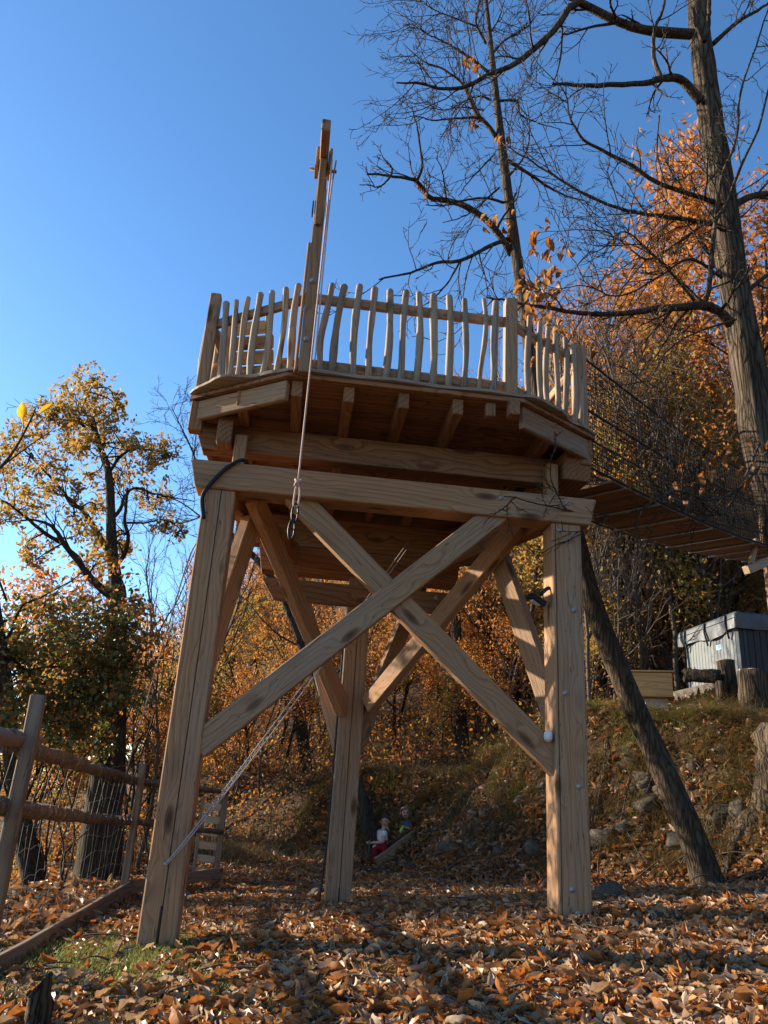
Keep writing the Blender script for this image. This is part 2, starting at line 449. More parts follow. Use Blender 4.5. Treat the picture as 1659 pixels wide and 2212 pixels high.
def H(x, y):
    x = np.asarray(x, float); y = np.asarray(y, float)
    z = -.045 + .1 * np.clip(x, 0, 6) * (1 - .55 * smst(.6, 4.5, y)) - .045 * np.clip(y, 0, 5)
    z = z - .38 * np.clip(-1.4 - x, 0, 26) * smst(-1.4, -4, x) - .03 * np.clip(-1.4 - x, 0, 300) * 0
    z = z + .34 * np.clip(y - 15, 0, 70) * smst(-14, -1, x)
    d = bank_d(x, y)
    k = (1.45 + .6 * smst(2.2, 4.6, y)) * smst(8.5, 5.5, y) + 1.25 * smst(5.5, 8.5, y)
    z = z + k * smst(-.05, 1.25, d) + .22 * np.clip(d - 1.5, 0, 8) + .55 * np.clip(d - 7, 0, 60) + .25 * np.clip(d - 67, 0, 200)
    z = z + .035 * lump(x, y) * smst(60, 10, np.hypot(x, y)) * (.3 + .7 * smst(2.5, 5, np.hypot(x - 1.2, y))) + .16 * lump(x, y, .8) * smst(.2, 1.5, d) * smst(60, 12, d) + .11 * lump(x, y, 2.3) * smst(.05, .4, d) * smst(2.2, .9, d)
    return z
def Hs(x, y): return float(H(np.array([x]), np.array([y]))[0])
def axis_grid(lo, hi, fine0, fine1, step, grow):
    a = list(np.arange(fine0, fine1 + 1e-6, step)); s = step
    while a[-1] < hi: s *= grow; a.append(a[-1] + s)
    s = step; b = []
    cur = fine0
    while cur > lo: s *= grow; cur -= s; b.append(cur)
    return np.array(b[::-1] + a)
gx = axis_grid(-420, 420, -4, 9, .13, 1.12); gy = axis_grid(-300, 520, -5, 12, .13, 1.12)
GX, GY = np.meshgrid(gx, gy)
GZ = H(GX.ravel(), GY.ravel())
nx, ny = len(gx), len(gy)
ii = (np.arange(ny - 1)[:, None] * nx + np.arange(nx - 1)[None]).ravel()
gme = mesh_np('ground', np.stack([GX.ravel(), GY.ravel(), GZ], 1), np.stack([ii, ii + 1, ii + nx + 1, ii + nx], 1), True)
ground = tag(place('ground', gme, GROUND), kind='structure')
ground['label'] = 'leaf covered ground rising to a bank on the right'
# ------------------------------------------------------------------ the timber tower
tower = thing('lookout_tower', 'three legged timber lookout tower with a railed platform and crossed braces', 'tower', (1.37, 1.0, 0.0))
W = .22
XL, XR = 0.0, 2.526                     # left faces of the two front posts
XB, YB = 1.195, 2.02                    # rear post
ZB = 2.84                               # underside of the head beams
def post(x, y, z0, groove, facing='y'):
    up = (1, 0, 0)
    o = beam('post', (x + W / 2, y + W / 2, z0), (x + W / 2, y + W / 2, ZB), W, W, LARCH, tower, up=up, ch=.008, groove=groove)
    return o
pl_ = post(XL, 0, -.02, .012)
pr_ = post(XR, 0, Hs(2.63, .1) - .06, -.085)
pb_ = post(XB, YB, Hs(1.3, 2.1) - .05, .005)
beam('base_plate', (XL - .0, W / 2, -.04), (XL + W, W / 2, -.04), W * .96, .03, BLACK, tower, ch=.003)
beam('base_slot', (XL + .115, -.0015, -.015), (XL + .117, -.0015, .20), .006, .012, BLACK, pl_, up=(1, 0, 0), ch=.001)
beam('base_slot', (XB + .113, YB - .0015, Hs(1.3, 2.1)), (XB + .113, YB - .0015, Hs(1.3, 2.1) + .16), .006, .010, BLACK, pb_, up=(1, 0, 0), ch=.001)
# head beam over the front posts, second beam behind it, header beam above
beam('head_beam', (-.115, .08, 2.943), (2.862, .08, 2.943), .21, .206, LARCH, tower, nose=.05, ch=.008)
beam('inner_beam', (.02, .325, 3.02), (2.72, .325, 3.02), .09, .19, LARCH2, tower)
beam('header_beam', (-.16, .225, 3.315), (2.615, .225, 3.315), .15, .21, LARCH2, tower, nose=.07)
beam('cross_beam', (.085, -.005, 3.315), (.085, .149, 3.315), .11, .21, LARCH2, tower)
beam('cross_beam', (2.74, -.02, 3.315), (2.58, 2.0, 3.315), .22, .21, LARCH2, tower, nose=.05)
beam('stub_post', (.205, .085, 3.046), (.205, .085, 3.30), .09, .09, LARCH, tower, up=(1, 0, 0))
beam('stub_post', (2.55, .085, 3.046), (2.55, .085, 3.33), .10, .09, LARCH, tower, up=(1, 0, 0))
beam('side_beam', (.05, .37, 3.0), (.62, 1.98, 3.0), .12, .20, LARCH2, tower)
beam('side_beam', (2.60, .37, 3.0), (1.96, 1.98, 3.0), .12, .20, LARCH2, tower)
beam('rear_beam', (.30, 2.13, 2.965), (2.28, 2.13, 2.965), .20, .25, LARCH2, tower, nose=.04)
beam('rear_header', (.05, 2.14, 3.26), (2.60, 2.14, 3.26), .15, .32, LARCH2, tower)
beam('stub_post', (.62, 2.13, 3.09), (.62, 2.13, 3.21), .1, .1, LARCH2, tower, up=(1, 0, 0))
beam('stub_post', (1.98, 2.13, 3.09), (1.98, 2.13, 3.21), .1, .1, LARCH2, tower, up=(1, 0, 0))
# crossed braces on the front
a0, a1 = PY(425, 1614, .06), PY(1066, 1116, .06)
beam('brace', a0, a1 + (a1 - a0) * .02, .10, .165, LARCH, tower, ch=.007)
b0, b1 = PY(1212, 1662, .10), PY(632, 1068, .10)
beam('brace', b0, b1, .10, .165, LARCH, tower, ch=.007)
# braces of the two other sides
LA, LB = (.12, .30), (1.24, 2.06)
RA, RB = (2.62, .30), (1.37, 2.06)
def side_brace(c0, c1, A, B, off, w=.09, h=.16, mat=LARCH):
    n = np.array([B[1] - A[1], -(B[0] - A[0]), 0]); n /= np.linalg.norm(n)
    q0 = PV(*c0, A, B) + n * off; q1 = PV(*c1, A, B) + n * off
    return beam('brace', q0, q1, w, h, mat, tower)
side_brace((548, 1075), (742, 1535), LA, LB, .0)
side_brace((455, 1470), (566, 1122), LA, LB, -.10)
side_brace((1122, 1130), (795, 1525), RA, RB, .0)
side_brace((1196, 1590), (1050, 1165), RA, RB, .10)
# knees from the rear post out to the back of the deck
for sx in (-1, 1):
    p0 = np.array([1.305 + sx * .06, 2.13, 1.25]); p1 = np.array([1.305 + sx * .80, 2.42, 3.40])
    beam('knee_brace', p0, p1, .09, .14, LARCH, tower)
c0, c1 = PY(577, 1281, 1.42), PY(997, 1299, 1.42)
zc = (c0[2] + c1[2]) / 2
beam('collar_beam', (c0[0], 1.42, zc), (c1[0], 1.42, zc), .06, .19, LARCH2, tower, cut0=-.10, cut1=.10)
# joists and deck
DU, DT = 3.54, 3.576
OUT = [(.515, -.47), (2.175, -.47), (2.875, -.02), (2.80, 1.45), (2.10, 2.66), (.55, 2.66), (-.12, 1.45), (-.205, .05)]
def span_y(x):
    ys = []
    for (x0, y0), (x1, y1) in zip(OUT, OUT[1:] + OUT[:1]):
        if (x0 - x) * (x1 - x) < 0: ys.append(y0 + (y1 - y0) * (x - x0) / (x1 - x0))
    return min(ys), max(ys)
for x in (.20, .585, .945, 1.33, 1.715, 2.10, 2.46):
    y0, y1 = span_y(x)
    beam('joist', (x, y0 + .05, 3.48), (x, y1 - .04, 3.48), .075, .119, LARCH2, tower, ch=.005)
def clip(poly, axis, val, keep_gt):
    out = []
    for p, q in zip(poly, poly[1:] + poly[:1]):
        a = (p[axis] - val) * (1 if keep_gt else -1); b = (q[axis] - val) * (1 if keep_gt else -1)
        if a >= 0: out.append(p)
        if a * b < 0:
            t = a / (a - b); out.append((p[0] + (q[0] - p[0]) * t, p[1] + (q[1] - p[1]) * t))
    return out
rg = np.random.RandomState(4)
y = -.47
while y < 2.64:
    wd = .138 + rg.uniform(-.006, .006)
    poly = clip(clip(OUT, 1, y + .004, True), 1, min(y + wd, 2.66) - .004, False)
    if len(poly) >= 3:
        prism('deck_board', poly, DU + rg.uniform(0, .004), DT, LARCH2, tower)
    y += wd
def live_edge(A, B, name='edge_board', side=1, amp=.05, ph=0.0, wid=.16):
    A = np.array(A, float); B = np.array(B, float); d = B - A; L = np.linalg.norm(d); d /= L; n = np.array([d[1], -d[0]])
    outer = []; N = 15
    for i in range(N):
        t = i / (N - 1)
        o = .012 + amp * (math.sin(t * 6.0 + ph) * .5 + .5) * math.sin(math.pi * min(1, t * 1.15)) ** .6 + .012 * math.sin(t * 17)
        outer.append(A + d * L * t + n * o)
    pts = [tuple(p) for p in outer] + [tuple(B - n * wid), tuple(A - n * wid)]
    return prism(name, pts, DT + .003, DT + .030, STAKE, tower)
live_edge(OUT[7], OUT[0], amp=.10, ph=-.6)
live_edge(OUT[1], OUT[2], amp=.07, ph=.4)
live_edge(OUT[0], OUT[1], amp=.012, wid=.08)
# rim boards under the slanting edges
def rim(A, B, z0, z1, ins, mat=LARCH, e=.0):
    A = np.array(A, float); B = np.array(B, float); d = B - A; d /= np.linalg.norm(d); n = np.array([-d[1], d[0]])
    p = A + n * ins; q = B + n * ins
    return beam('rim_board', (*(p + d * e), (z0 + z1) / 2), (*(q - d * e), (z0 + z1) / 2), .045, z1 - z0, mat, tower)
rim(OUT[7], OUT[0], 3.385, 3.537, .055, e=.03)
rim(OUT[1], OUT[2], 3.37, 3.537, .055, e=.03)
rim(OUT[2], OUT[3], 3.40, 3.537, .05, LARCH2)
rim(OUT[6], OUT[7], 3.40, 3.537, .05, LARCH2)
rim(OUT[3], OUT[4], 3.40, 3.537, .05, LARCH2)
rim(OUT[5], OUT[6], 3.40, 3.537, .05, LARCH2)
rim(OUT[4], OUT[5], 3.40, 3.537, .05, LARCH2)
beam('corner_block', (-.14, .085, 3.30), (-.14, .085, 3.535), .09, .10, LARCH2, tower, up=(1, 0, 0))
beam('corner_block', (2.80, .03, 3.33), (2.80, .03, 3.535), .09, .09, LARCH2, tower, up=(1, 0, 0))
beam('corner_block', (1.95, -.40, 3.43), (1.95, -.40, 3.535), .06, .07, LARCH2, tower, up=(1, 0, 0))
# railing
def stake(p0, p1, rad, seed, par=tower, bend=.012):
    r_ = np.random.RandomState(seed); p0 = np.array(p0); p1 = np.array(p1)
    L = np.linalg.norm(p1 - p0); t = np.linspace(0, 1, 9)
    m, _ = frame(p0, p1, (0, 1, 0))
    f1, f2, f3 = r_.uniform(0, 6.28, 3)
    x = t * L
    yy = bend * (np.sin(t * 4 + f1) - np.sin(f1) * (1 - t) - np.sin(4 + f1) * t); zz = bend * .6 * (np.sin(t * 5 + f2) - np.sin(f2))
    P = np.stack([x, yy, zz], 1)
    rr = rad * (1 + .10 * np.sin(t * 7 + f3) + .05 * np.sin(t * 17 + f1))
    P = np.vstack([P, [L + rad * .45, yy[-1], zz[-1]], [L + rad * .6, yy[-1], zz[-1]]]); rr = np.concatenate([rr, [rad * .72, rad * .3]])
    V, Fc = tube(P, rr, 8, True, .8)
    return place('picket', mesh_np('picket', V, Fc, True), STAKE, par, m)
YF = -.415
front_pk = [((693, 815), (718, 612), .020), ((716, 816), (744, 617), .023), ((762, 821), (777, 619), .023), ((796, 826), (810, 622), .021), ((831, 830), (843, 627), .023), ((864, 834), (878, 630), .021),
            ((899, 837), (905, 634), .022), ((934, 841), (937, 638), .025), ((968, 842), (970, 642), .024), ((1001, 844), (1004, 647), .020), ((1035, 846), (1044, 650), .016), ((1065, 850), (1071, 655), .025)]
for i, (b_, t_, rd) in enumerate(front_pk):
    p1 = PY(*t_, YF); p0 = PY(*b_, YF); p0[2] = DT + .028
    stake(p0, p1, rd * 1.15, i, bend=.03 if i in (0, 10) else .011)
left_pk = [((480, 838), (489, 655)), ((491, 836), (511, 651)), ((511, 830), (536, 643)), ((540, 820), (563, 636)), ((567, 808), (588, 629)), ((597, 806), (618, 622)), ((626, 806), (645, 615))]
LP0, LP1 = (-.13, .09), (.56, -.39)
for i, (b_, t_) in enumerate(left_pk):
    p1 = PV(*t_, LP0, LP1); p0 = PV(*b_, LP0, LP1); p0[2] = DT + .028
    stake(p0, p1, .022 + .004 * (i % 3 == 0), 20 + i)
right_pk = [((1143, 858), (1144, 692)), ((1168, 862), (1166, 705)), ((1183, 868), (1184, 715)), ((1203, 880), (1202, 733)), ((1220, 905), (1220, 742)), ((1238, 917), (1239, 750)), ((1255, 923), (1257, 770))]
RP0, RP1 = (2.13, -.39), (2.81, .045)
for i, (b_, t_) in enumerate(right_pk):
    p1 = PV(*t_, RP0, RP1); p0 = PV(*b_, RP0, RP1); p0[2] = DT + .028
    p1[2] = max(p1[2], DT + .80)
    stake(p0, p1, .023, 40 + i)
ZR = PY(905, 655, YF)[2]; ZR2 = DT + .13
def rail_post(x, y, ztop, w=.085):
    return beam('rail_post', (x, y, DT + .002), (x, y, ztop), w, w, LARCH, tower, up=(1, 0, 0))
tl = PV(467, 636, LP0, LP1); tr = PV(1272, 756, RP0, RP1); tf = PY(1107, 648, YF)
rail_post(-.145, .12, tl[2]); rail_post(2.80, .085, max(tr[2], DT + .82), .10); rail_post(2.095, -.40, tf[2], .09)
back = [(2.73, 1.42), (2.06, 2.58), (.59, 2.58), (-.06, 1.42)]
for x, y in back: rail_post(x, y, DT + .9)
def rails(A, B, inset=.045, ends=(0, 0)):
    A = np.array(A, float); B = np.array(B, float); d = (B - A) / np.linalg.norm(B - A); n = np.array([-d[1], d[0]])
    for z, hh in ((ZR - .04, .075), (ZR2, .075)):
        p = A + n * inset + d * ends[0]; q = B + n * inset - d * ends[1]
        beam('rail', (*p, z), (*q, z), .04, hh, LARCH, tower)
rails((.55, YF), (2.095, YF), .048)
rails((-.145, .10), (.56, -.39), .042, (.02, .0)); rails((2.13, -.39), (2.80, .04), .045)
rails((2.80, .1), back[0], .01); rails(back[0], back[1], .0); rails(back[1], back[2], .0); rails(back[2], back[3], .0); rails(back[3], (-.145, .12), .01)
pk0 = None
def row(A, B, n):
    global pk0
    A = np.array(A, float); B = np.array(B, float); d = (B - A) / np.linalg.norm(B - A); nn = np.array([d[1], -d[0]])
    for i in range(n):
        p = A + (B - A) * (i + 1) / (n + 1) + nn * .045
        if pk0 is None:
            pk0 = stake((p[0], p[1], DT + .002), (p[0] + .01, p[1], DT + .86), .024, 77)
        else:
            o = place('picket', pk0.data, STAKE, tower, Matrix.Translation((p[0], p[1], DT + .002)) @ Matrix.Rotation(i * 1.9 + p[1], 4, 'Z') @ Matrix.Translation(-WM[pk0.name].translation) @ WM[pk0.name])
row(back[3], (-.145, .14), 9); row(back[2], back[3], 9); row(back[1], back[2], 10); row(back[0], back[1], 9)
# bolts: countersunk washers with a nut
wa = Acc(); wa.tube([(0, 0, 0), (0, -.004, 0)], [.019, .019], 14); WASH = wa.mesh('bolt')
nu = Acc(); nu.tube([(0, -.004, 0), (0, -.012, 0)], [.010, .009], 6); NUT = nu.mesh('nut', False)
def bolt(p, parent, rz=0.0):
    mw = Matrix.Translation(Vector(p)) @ Matrix.Rotation(rz, 4, 'Z')
    o = place('bolt', WASH, STEEL, parent, mw); place('nut', NUT, STEEL, o, mw)
HB = [c for c in tower.children if c.name.startswith('head_beam')][0]
for q in ((1083, 1075), (1225, 1088)): p = PY(*q, -.026); bolt(p, HB)
for q in ((1208, 1147), (1240, 1318), (1221, 1497), (1251, 1699), (1236, 1922), (1248, 1975)): p = PY(*q, -.001); bolt(p, pr_)
CB = [c for c in tower.children if c.name.startswith('collar_beam')][0]
for q in ((632, 1266), (942, 1291)): p = PY(*q, 1.389); bolt(p, CB)
# mast with hoist arm
MT = PY(706, 256, -1.06)[2] - .12; m0 = PY(655, 810, -.50); mz = m0[2]
mast = beam('mast', (m0[0], -.505, 3.55), (m0[0] - .012, -.505, MT), .066, .078, LARCH, tower, up=(1, 0, 0))
beam('mast_splint', (m0[0] - .056, -.505, 3.56), (m0[0] - .060, -.505, 4.62), .06, .022, LARCH, tower, up=(1, 0, 0))
AZ = PY(706, 256, -1.06)[2] - .05
axx = m0[0] - .012
arm = beam('hoist_arm', (axx, -1.06, AZ), (axx, -.40, AZ), .062, .10, LARCH, tower)
beam('arm_strut', (axx, -.80, AZ - .055), (axx, -.548, AZ - .42), .05, .06, LARCH, tower)
for sx in (-1, 1):
    beam('arm_cheek', (axx + sx * .047, -.70, AZ - .09), (axx + sx * .047, -.70, AZ + .09), .14, .026, LARCH, arm, up=(1, 0, 0))
    beam('mast_strap', (axx + sx * .050, -.505, MT - .24), (axx + sx * .050, -.505, MT - .12), .06, .010, BLACK, mast, up=(1, 0, 0))
ac = Acc(); ac.tube([(axx - .10, -.70, AZ - .06), (axx + .10, -.70, AZ - .06)], .012, 8); ac.build('arm_peg', STAKE, arm)
for z in (3.80, 4.28): bolt((m0[0] - .003 - .012 * (z - 3.4) / 2, -.5455, z), mast)
# ------------------------------------------------------------------ ropes, lamp, chair on the tower
def rope(name, pts, rad, mat, parent=None, n=40, k=8):
    a = Acc(); a.tube(smooth_line(pts, n), rad, k); return a.build(name, mat, parent)
RX = PY(640, 1080, -.80)
hoist = thing('hoist_rope', 'pink hoist rope hanging from the mast arm in front of the platform', 'rope', (RX[0], -.80, RX[2] - .1))
ZK = PY(640, 1040, -.80)[2]
rope('strand', [(RX[0], -.80, AZ - .05), (RX[0] + .003, -.805, 4.4), (RX[0], -.80, ZK)], .0062, PINKROPE, hoist)
rope('strand', [(RX[0] + .03, -.80, AZ - .05), (m0[0] + .06, -.60, 5.0), (m0[0] + .062, -.56, 4.4), (m0[0] + .07, -.55, 3.62)], .0055, PINKROPE, hoist)
rope('loop', [(RX[0], -.80, ZK), (RX[0] + .016, -.80, ZK - .06), (RX[0] + .014, -.80, RX[2] - .03), (RX[0], -.80, RX[2] - .045), (RX[0] - .013, -.80, RX[2] - .03), (RX[0] - .012, -.80, ZK - .06), (RX[0], -.80, ZK)], .006, PINKROPE, hoist)
rope('knot', [(RX[0] + .018 * math.cos(a), -.80 + .018 * math.sin(a), ZK - .02 + .012 * math.sin(a * 1.5) + a * .002) for a in np.linspace(0, 15, 24)], .007, PINKROPE, hoist, 60)
zc = RX[2] - .03
for k_, (dx, z0_) in enumerate(((0, zc), (-.01, zc - .105))):
    rope('carabiner', [(RX[0] + dx + .018 * math.cos(a), -.80, z0_ - .055 + .062 * math.sin(a)) for a in np.linspace(0, 2 * math.pi, 17)], .0055, BLACK, hoist, 48)
# black cord round the head beam
st = [PY(440, 1120, -.05), PY(437, 1075, -.05), PY(455, 1045, -.045), PY(490, 1010, -.045), PY(522, 994, -.035), (.28, .05, 3.062), (.28, .20, 3.03)]
tag(rope('black_cord', st, .015, BLACKCORD), 'black cord slung over the end of the head beam at the left post', 'cord')
# pair of grey ropes from the eye bolt on the left post up under the deck
e0 = PY(358, 1866, -.012); e1 = np.array([1.62, 1.10, 2.94])
gr = thing('grey_rope_pair', 'pair of thin grey ropes running up from the left post to the deck', 'rope', tuple(e0))
for off in ((.0, 0, .0), (.018, .012, -.022)):
    o_ = np.array(off)
    rope('strand', [e0 + o_ * .3 + (0, -.014, 0), np.array([.245, -.02, e0[2] + (.245 - e0[0]) * 1.45]) + o_ * .5, e0 * .62 + e1 * .38 + o_ + (0, 0, -.03), e1 + o_], .0048, GREYROPE, gr)
rope('whipping', [e0 * (1 - t) + e1 * t + np.array((.012 * math.cos(t * 400), .012, .012 * math.sin(t * 400) - .012 - .03 * math.sin(t * 3.14))) for t in np.linspace(.13, .33, 60)], .0028, GREYROPE, gr, 200, 5)
ea = Acc(); ea.tube([e0 + (0, -.024, 0), e0 + (0, .05, 0)], [.013, .011], 8); ea.build('eye_bolt', STEEL, gr)
# guy line out to the left
g0 = np.array([-.09, .75, 3.42]); g1 = np.array([-3.2, 3.2, .0])
g1 = PY(310, 1540, 2.4); gm = PY(397, 1240, 1.1); gt = PY(428, 1165, .72)
gl = thing('guy_line', 'thin guy line sloping down from the platform to the left trees', 'rope', tuple(g1))
rope('strand', [gt + (gt - gm) * .9, gt, gm, g1, g1 + (g1 - gm) * .7], .006, GREYROPE, gl)
rope('loop', [gt + (.012, 0, .0), gm + (.012, 0, 0)], .005, GREYROPE, gl)
# cable down the rear post
tag(rope('power_cable', [(XB - .012, YB + .03, 2.3), (XB - .014, YB + .02, 1.3), (XB - .02, YB + .0, .5), (XB - .05, YB - .02, -.02)], .008, BLACKCORD), 'black cable clipped down the edge of the rear post', 'cable')
# spotlight on the right post
sp = PX(1178, 1285, XR - .09)
spot = thing('spotlight', 'small black spotlight with white lens on the inner side of right post', 'lamp', (XR - .002, .08, sp[2] + .05))
mw = Matrix.Translation((XR - .10, .07, sp[2])) @ Matrix.Rotation(R(28), 4, 'Y') @ Matrix.Rotation(R(12), 4, 'Z')
def bx(name, p0, p1, w, h, mat, par, mw=None, ch=.004):
    o = beam(name, p0, p1, w, h, mat, par, ch=ch)
    return o
def beam_m(name, p0, p1, w, h, mat, par, mw, ch=.004):
    q0 = mw @ Vector(p0); q1 = mw @ Vector(p1)
    up = (mw.to_3x3() @ Vector((0, 0, 1)))
    return beam(name, q0, q1, w, h, mat, par, up=up, ch=ch)
beam_m('lamp_head', (-.06, 0, 0), (.06, 0, 0), .10, .042, BLACK, spot, mw)
beam_m('lens', (-.035, 0, -.024), (.035, 0, -.024), .055, .008, SHELL, spot, mw)
rope('bracket', [(XR - .003, .07, sp[2] + .10), (XR - .03, .07, sp[2] + .085), (XR - .075, .07, sp[2] + .04)], .014, BLACK, spot, 14)
# small white lamp in the crook of the brace
wp_ = PY(1184, 1590, .02)
wl = Acc(); wl.tube([wp_ + (0, .01, -.03), wp_ + (0, 0, -.01), wp_ + (0, 0, .02), wp_ + (0, 0, .035)], [.022, .03, .028, .012], 12)
tag(wl.build('bulb_lamp', WHITEP), 'small white round lamp sitting where the brace meets right post', 'lamp')
# wooden chair on the platform
cp = PY(566, 760, .55)
chair = thing('garden_chair', 'pale wooden slatted garden chair standing on the platform', 'chair', (cp[0], .55, DT + .002), rz=R(-20))
cm = Matrix.LocRotScale(chair.location, chair.rotation_euler, None)
WM[chair.name] = cm
for i, xx in enumerate((-.165, -.055, .055, .165)):
    pass
for i in range(5):
    z0 = .30 + i * .118; y0 = -.16 - (z0 - .3) * .28
    beam_m('back_slat', (-.21 + (.03 if i == 4 else 0), y0, z0), (.21 - (.03 if i == 4 else 0), y0, z0), .02, .108, PINE, chair, cm @ Matrix.Translation((0, y0, z0)) @ Matrix.Rotation(R(15), 4, 'X') @ Matrix.Translation((0, -y0, -z0)))
for sx in (-1, 1):
    beam_m('back_stile', (sx * .17, -.135, .2), (sx * .17, -.32, .86), .05, .03, PINE, chair, cm)
    beam_m('arm_rest', (sx * .27, -.2, .52), (sx * .27, .32, .54), .10, .022, PINE, chair, cm)
    beam_m('leg', (sx * .25, .26, 0), (sx * .25, .26, .53), .07, .025, PINE, chair, cm)
    beam_m('leg', (sx * .235, -.30, 0), (sx * .235, .24, .34), .025, .08, PINE, chair, cm)
for i in range(4):
    beam_m('seat_slat', (-.24, .22 - i * .1, .33 - i * .03), (.24, .22 - i * .1, .33 - i * .03), .09, .02, PINE, chair, cm)

# ------------------------------------------------------------------ rope bridge from the platform to the slope
bridge = thing('rope_bridge', 'plank rope bridge with black net sides running from the platform to the slope', 'bridge', (2.85, .55, 3.5))
BA = np.array([2.66, .56, 3.45]); BE = np.array([8.4, 5.6, PY(1800, 1215, 5.6)[2]])
bd = (BE - BA); bd[2] = 0; BL = np.linalg.norm(bd); bd /= BL; bn = np.array([-bd[1], bd[0], 0])
def bpt(t, s, dz=0.0): 
    p = BA + (BE - BA) * t + bn * s; p = p.copy(); p[2] += -.16 * math.sin(math.pi * min(max(t, 0), 1)) * 1.0 + dz; return p
for i in range(30):
    t = (i + .5) / 30
    if bpt(t, 0)[0] < 2.98: continue
    q = bpt(t, -.36); r2 = bpt(t, .36)
    dirn = bpt(min(1, t + .01), 0) - bpt(t - .01, 0)
    beam('plank', q, r2, .242, .032, LARCH2, bridge, up=np.cross(dirn, bn) * (1 if np.cross(dirn, bn)[2] > 0 else -1))
for i in range(1, 11):
    t = i / 11
    beam('tie_bar', bpt(t, -.39, -.03), bpt(t, .39, -.03), .03, .012, GALV, bridge, ch=.003)
na = {}
for s, nm in ((-.40, 'near'), (.40, 'far')):
    for dz in (-.01, .5, .98):
        rope('cable', [bpt(t, s, dz - (.10 * math.sin(math.pi * t) if dz > .9 else 0)) for t in np.linspace(0, 1, 12)], .011, NETCORD, bridge, 30, 6)
    net = Acc(); N = 96
    for i in range(N + 1):
        t = i / N
        for sg in (1,):
            net.tube([bpt(t, s, 0), bpt(t + .004, s + .01 * math.sin(i), .5), bpt(t, s, .97 - .10 * math.sin(math.pi * t))], .0038, 3)
    for j in range(1, 19):
        net.tube([bpt(t, s + .006 * math.sin(t * 40 + j), j / 19 * (.97 - .10 * math.sin(math.pi * t)) + .006 * math.sin(t * 55 + j * 2)) for t in np.linspace(0, 1, 40)], .0038, 3)
    net.build('side_net', NETCORD, bridge)
for s in (-.42, .42):
    q = bpt(1.0, s); gz = Hs(q[0], q[1])
    beam('end_post', (q[0], q[1], min(gz, q[2] - .3) - .1), (q[0], q[1], q[2] + 1.05), .11, .11, LARCH2, bridge, up=(1, 0, 0))
fa = PY(1628, 1225, 3.2)
beam('foot_brace', PY(1612, 1232, 3.3), PY(1690, 1200, 3.6), .09, .10, ENDWOOD, bridge)
beam('foot_brace', PY(1622, 1218, 3.32), PY(1634, 1165, 3.36), .06, .06, ENDWOOD, bridge)
# ------------------------------------------------------------------ leaf and branch builders
def rand_rot(n, rng):
    q = rng.normal(size=(n, 4)); q /= np.linalg.norm(q, axis=1, keepdims=True)
    a, b, c, d = q.T
    return np.stack([np.stack([1 - 2 * (c * c + d * d), 2 * (b * c - a * d), 2 * (b * d + a * c)], -1),
                     np.stack([2 * (b * c + a * d), 1 - 2 * (b * b + d * d), 2 * (c * d - a * b)], -1),
                     np.stack([2 * (b * d - a * c), 2 * (c * d + a * b), 1 - 2 * (b * b + c * c)], -1)], 1)
LEAF1 = (np.array([(0, 0, 0), (.5, .27, .10), (1, 0, -.04), (.5, -.27, .10)], float), np.array([[0, 3, 2, 1]]))
LEAF2 = (np.array([(0, 0, 0), (.3, -.20, .08), (.7, -.24, .10), (1, 0, -.06), (.7, .24, .10), (.3, .20, .08), (.5, 0, 0)], float),
         np.array([[0, 1, 2, 6], [6, 2, 3, 4], [0, 6, 4, 5]]))
def scatter(acc, C, size, rng, tmpl=LEAF1, rot=None):
    C = np.asarray(C, float); n = len(C)
    if n == 0: return
    Rm = rand_rot(n, rng) if rot is None else rot
    V, Fc = tmpl
    P = np.einsum('nij,vj->nvi', Rm, V) * np.asarray(size).reshape(-1, 1, 1) + C[:, None]
    k = len(V)
    acc.add(P.reshape(-1, 3), (Fc[None] + (np.arange(n) * k)[:, None, None]).reshape(-1, 4))
def perp(d, rng):
    v = rng.normal(size=3); v -= d * (v @ d); return v / np.linalg.norm(v)
def grow(acc, tips, p, d, L, r, depth, rng, maxd=3, wander=.18, up=.06, nch=5, ang=.85, ratio=.55, k=6, t0=.25, rmin=.003):
    n = max(4, int(5 + 2 * (maxd - depth)))
    P = [np.array(p, float)]; d = np.array(d, float); d /= np.linalg.norm(d); dirs = [d]
    for i in range(n):
        d = d + rng.normal(size=3) * wander + np.array([0, 0, up]); d /= np.linalg.norm(d)
        P.append(P[-1] + d * L / n); dirs.append(d)
    P = np.array(P); rr = np.maximum(np.linspace(r, r * .35, n + 1), rmin * .7)
    acc.tube(P, rr, max(3, k))
    if depth >= maxd:
        tips.append(P[-1]); tips.append(P[-2]); tips.append(P[n // 2]); return
    for c in range(nch):
        t = t0 + (1 - t0) * (c + rng.uniform(.1, .9)) / nch
        i = min(int(t * n), n - 1); q = P[i] * (1 - (t * n - i)) + P[i + 1] * (t * n - i)
        a = ang * rng.uniform(.7, 1.25)
        dd = dirs[i] * math.cos(a) + perp(dirs[i], rng) * math.sin(a)
        grow(acc, tips, q, dd, L * ratio * rng.uniform(.7, 1.2) * (1.15 - .45 * t), max(rmin, r * (.62 - .3 * t)), depth + 1, rng, maxd, wander * 1.15, up, max(3, nch - 1), ang, ratio, k - 1, t0, rmin)
    tips.append(P[-1])
def pxl(pts, Y0, Y1=None):
    """sight-line points on a depth that runs from Y0 to Y1"""
    Y1 = Y0 if Y1 is None else Y1; n = len(pts)
    return [PY(x, y, Y0 + (Y1 - Y0) * i / max(1, n - 1)) for i, (x, y) in enumerate(pts)]
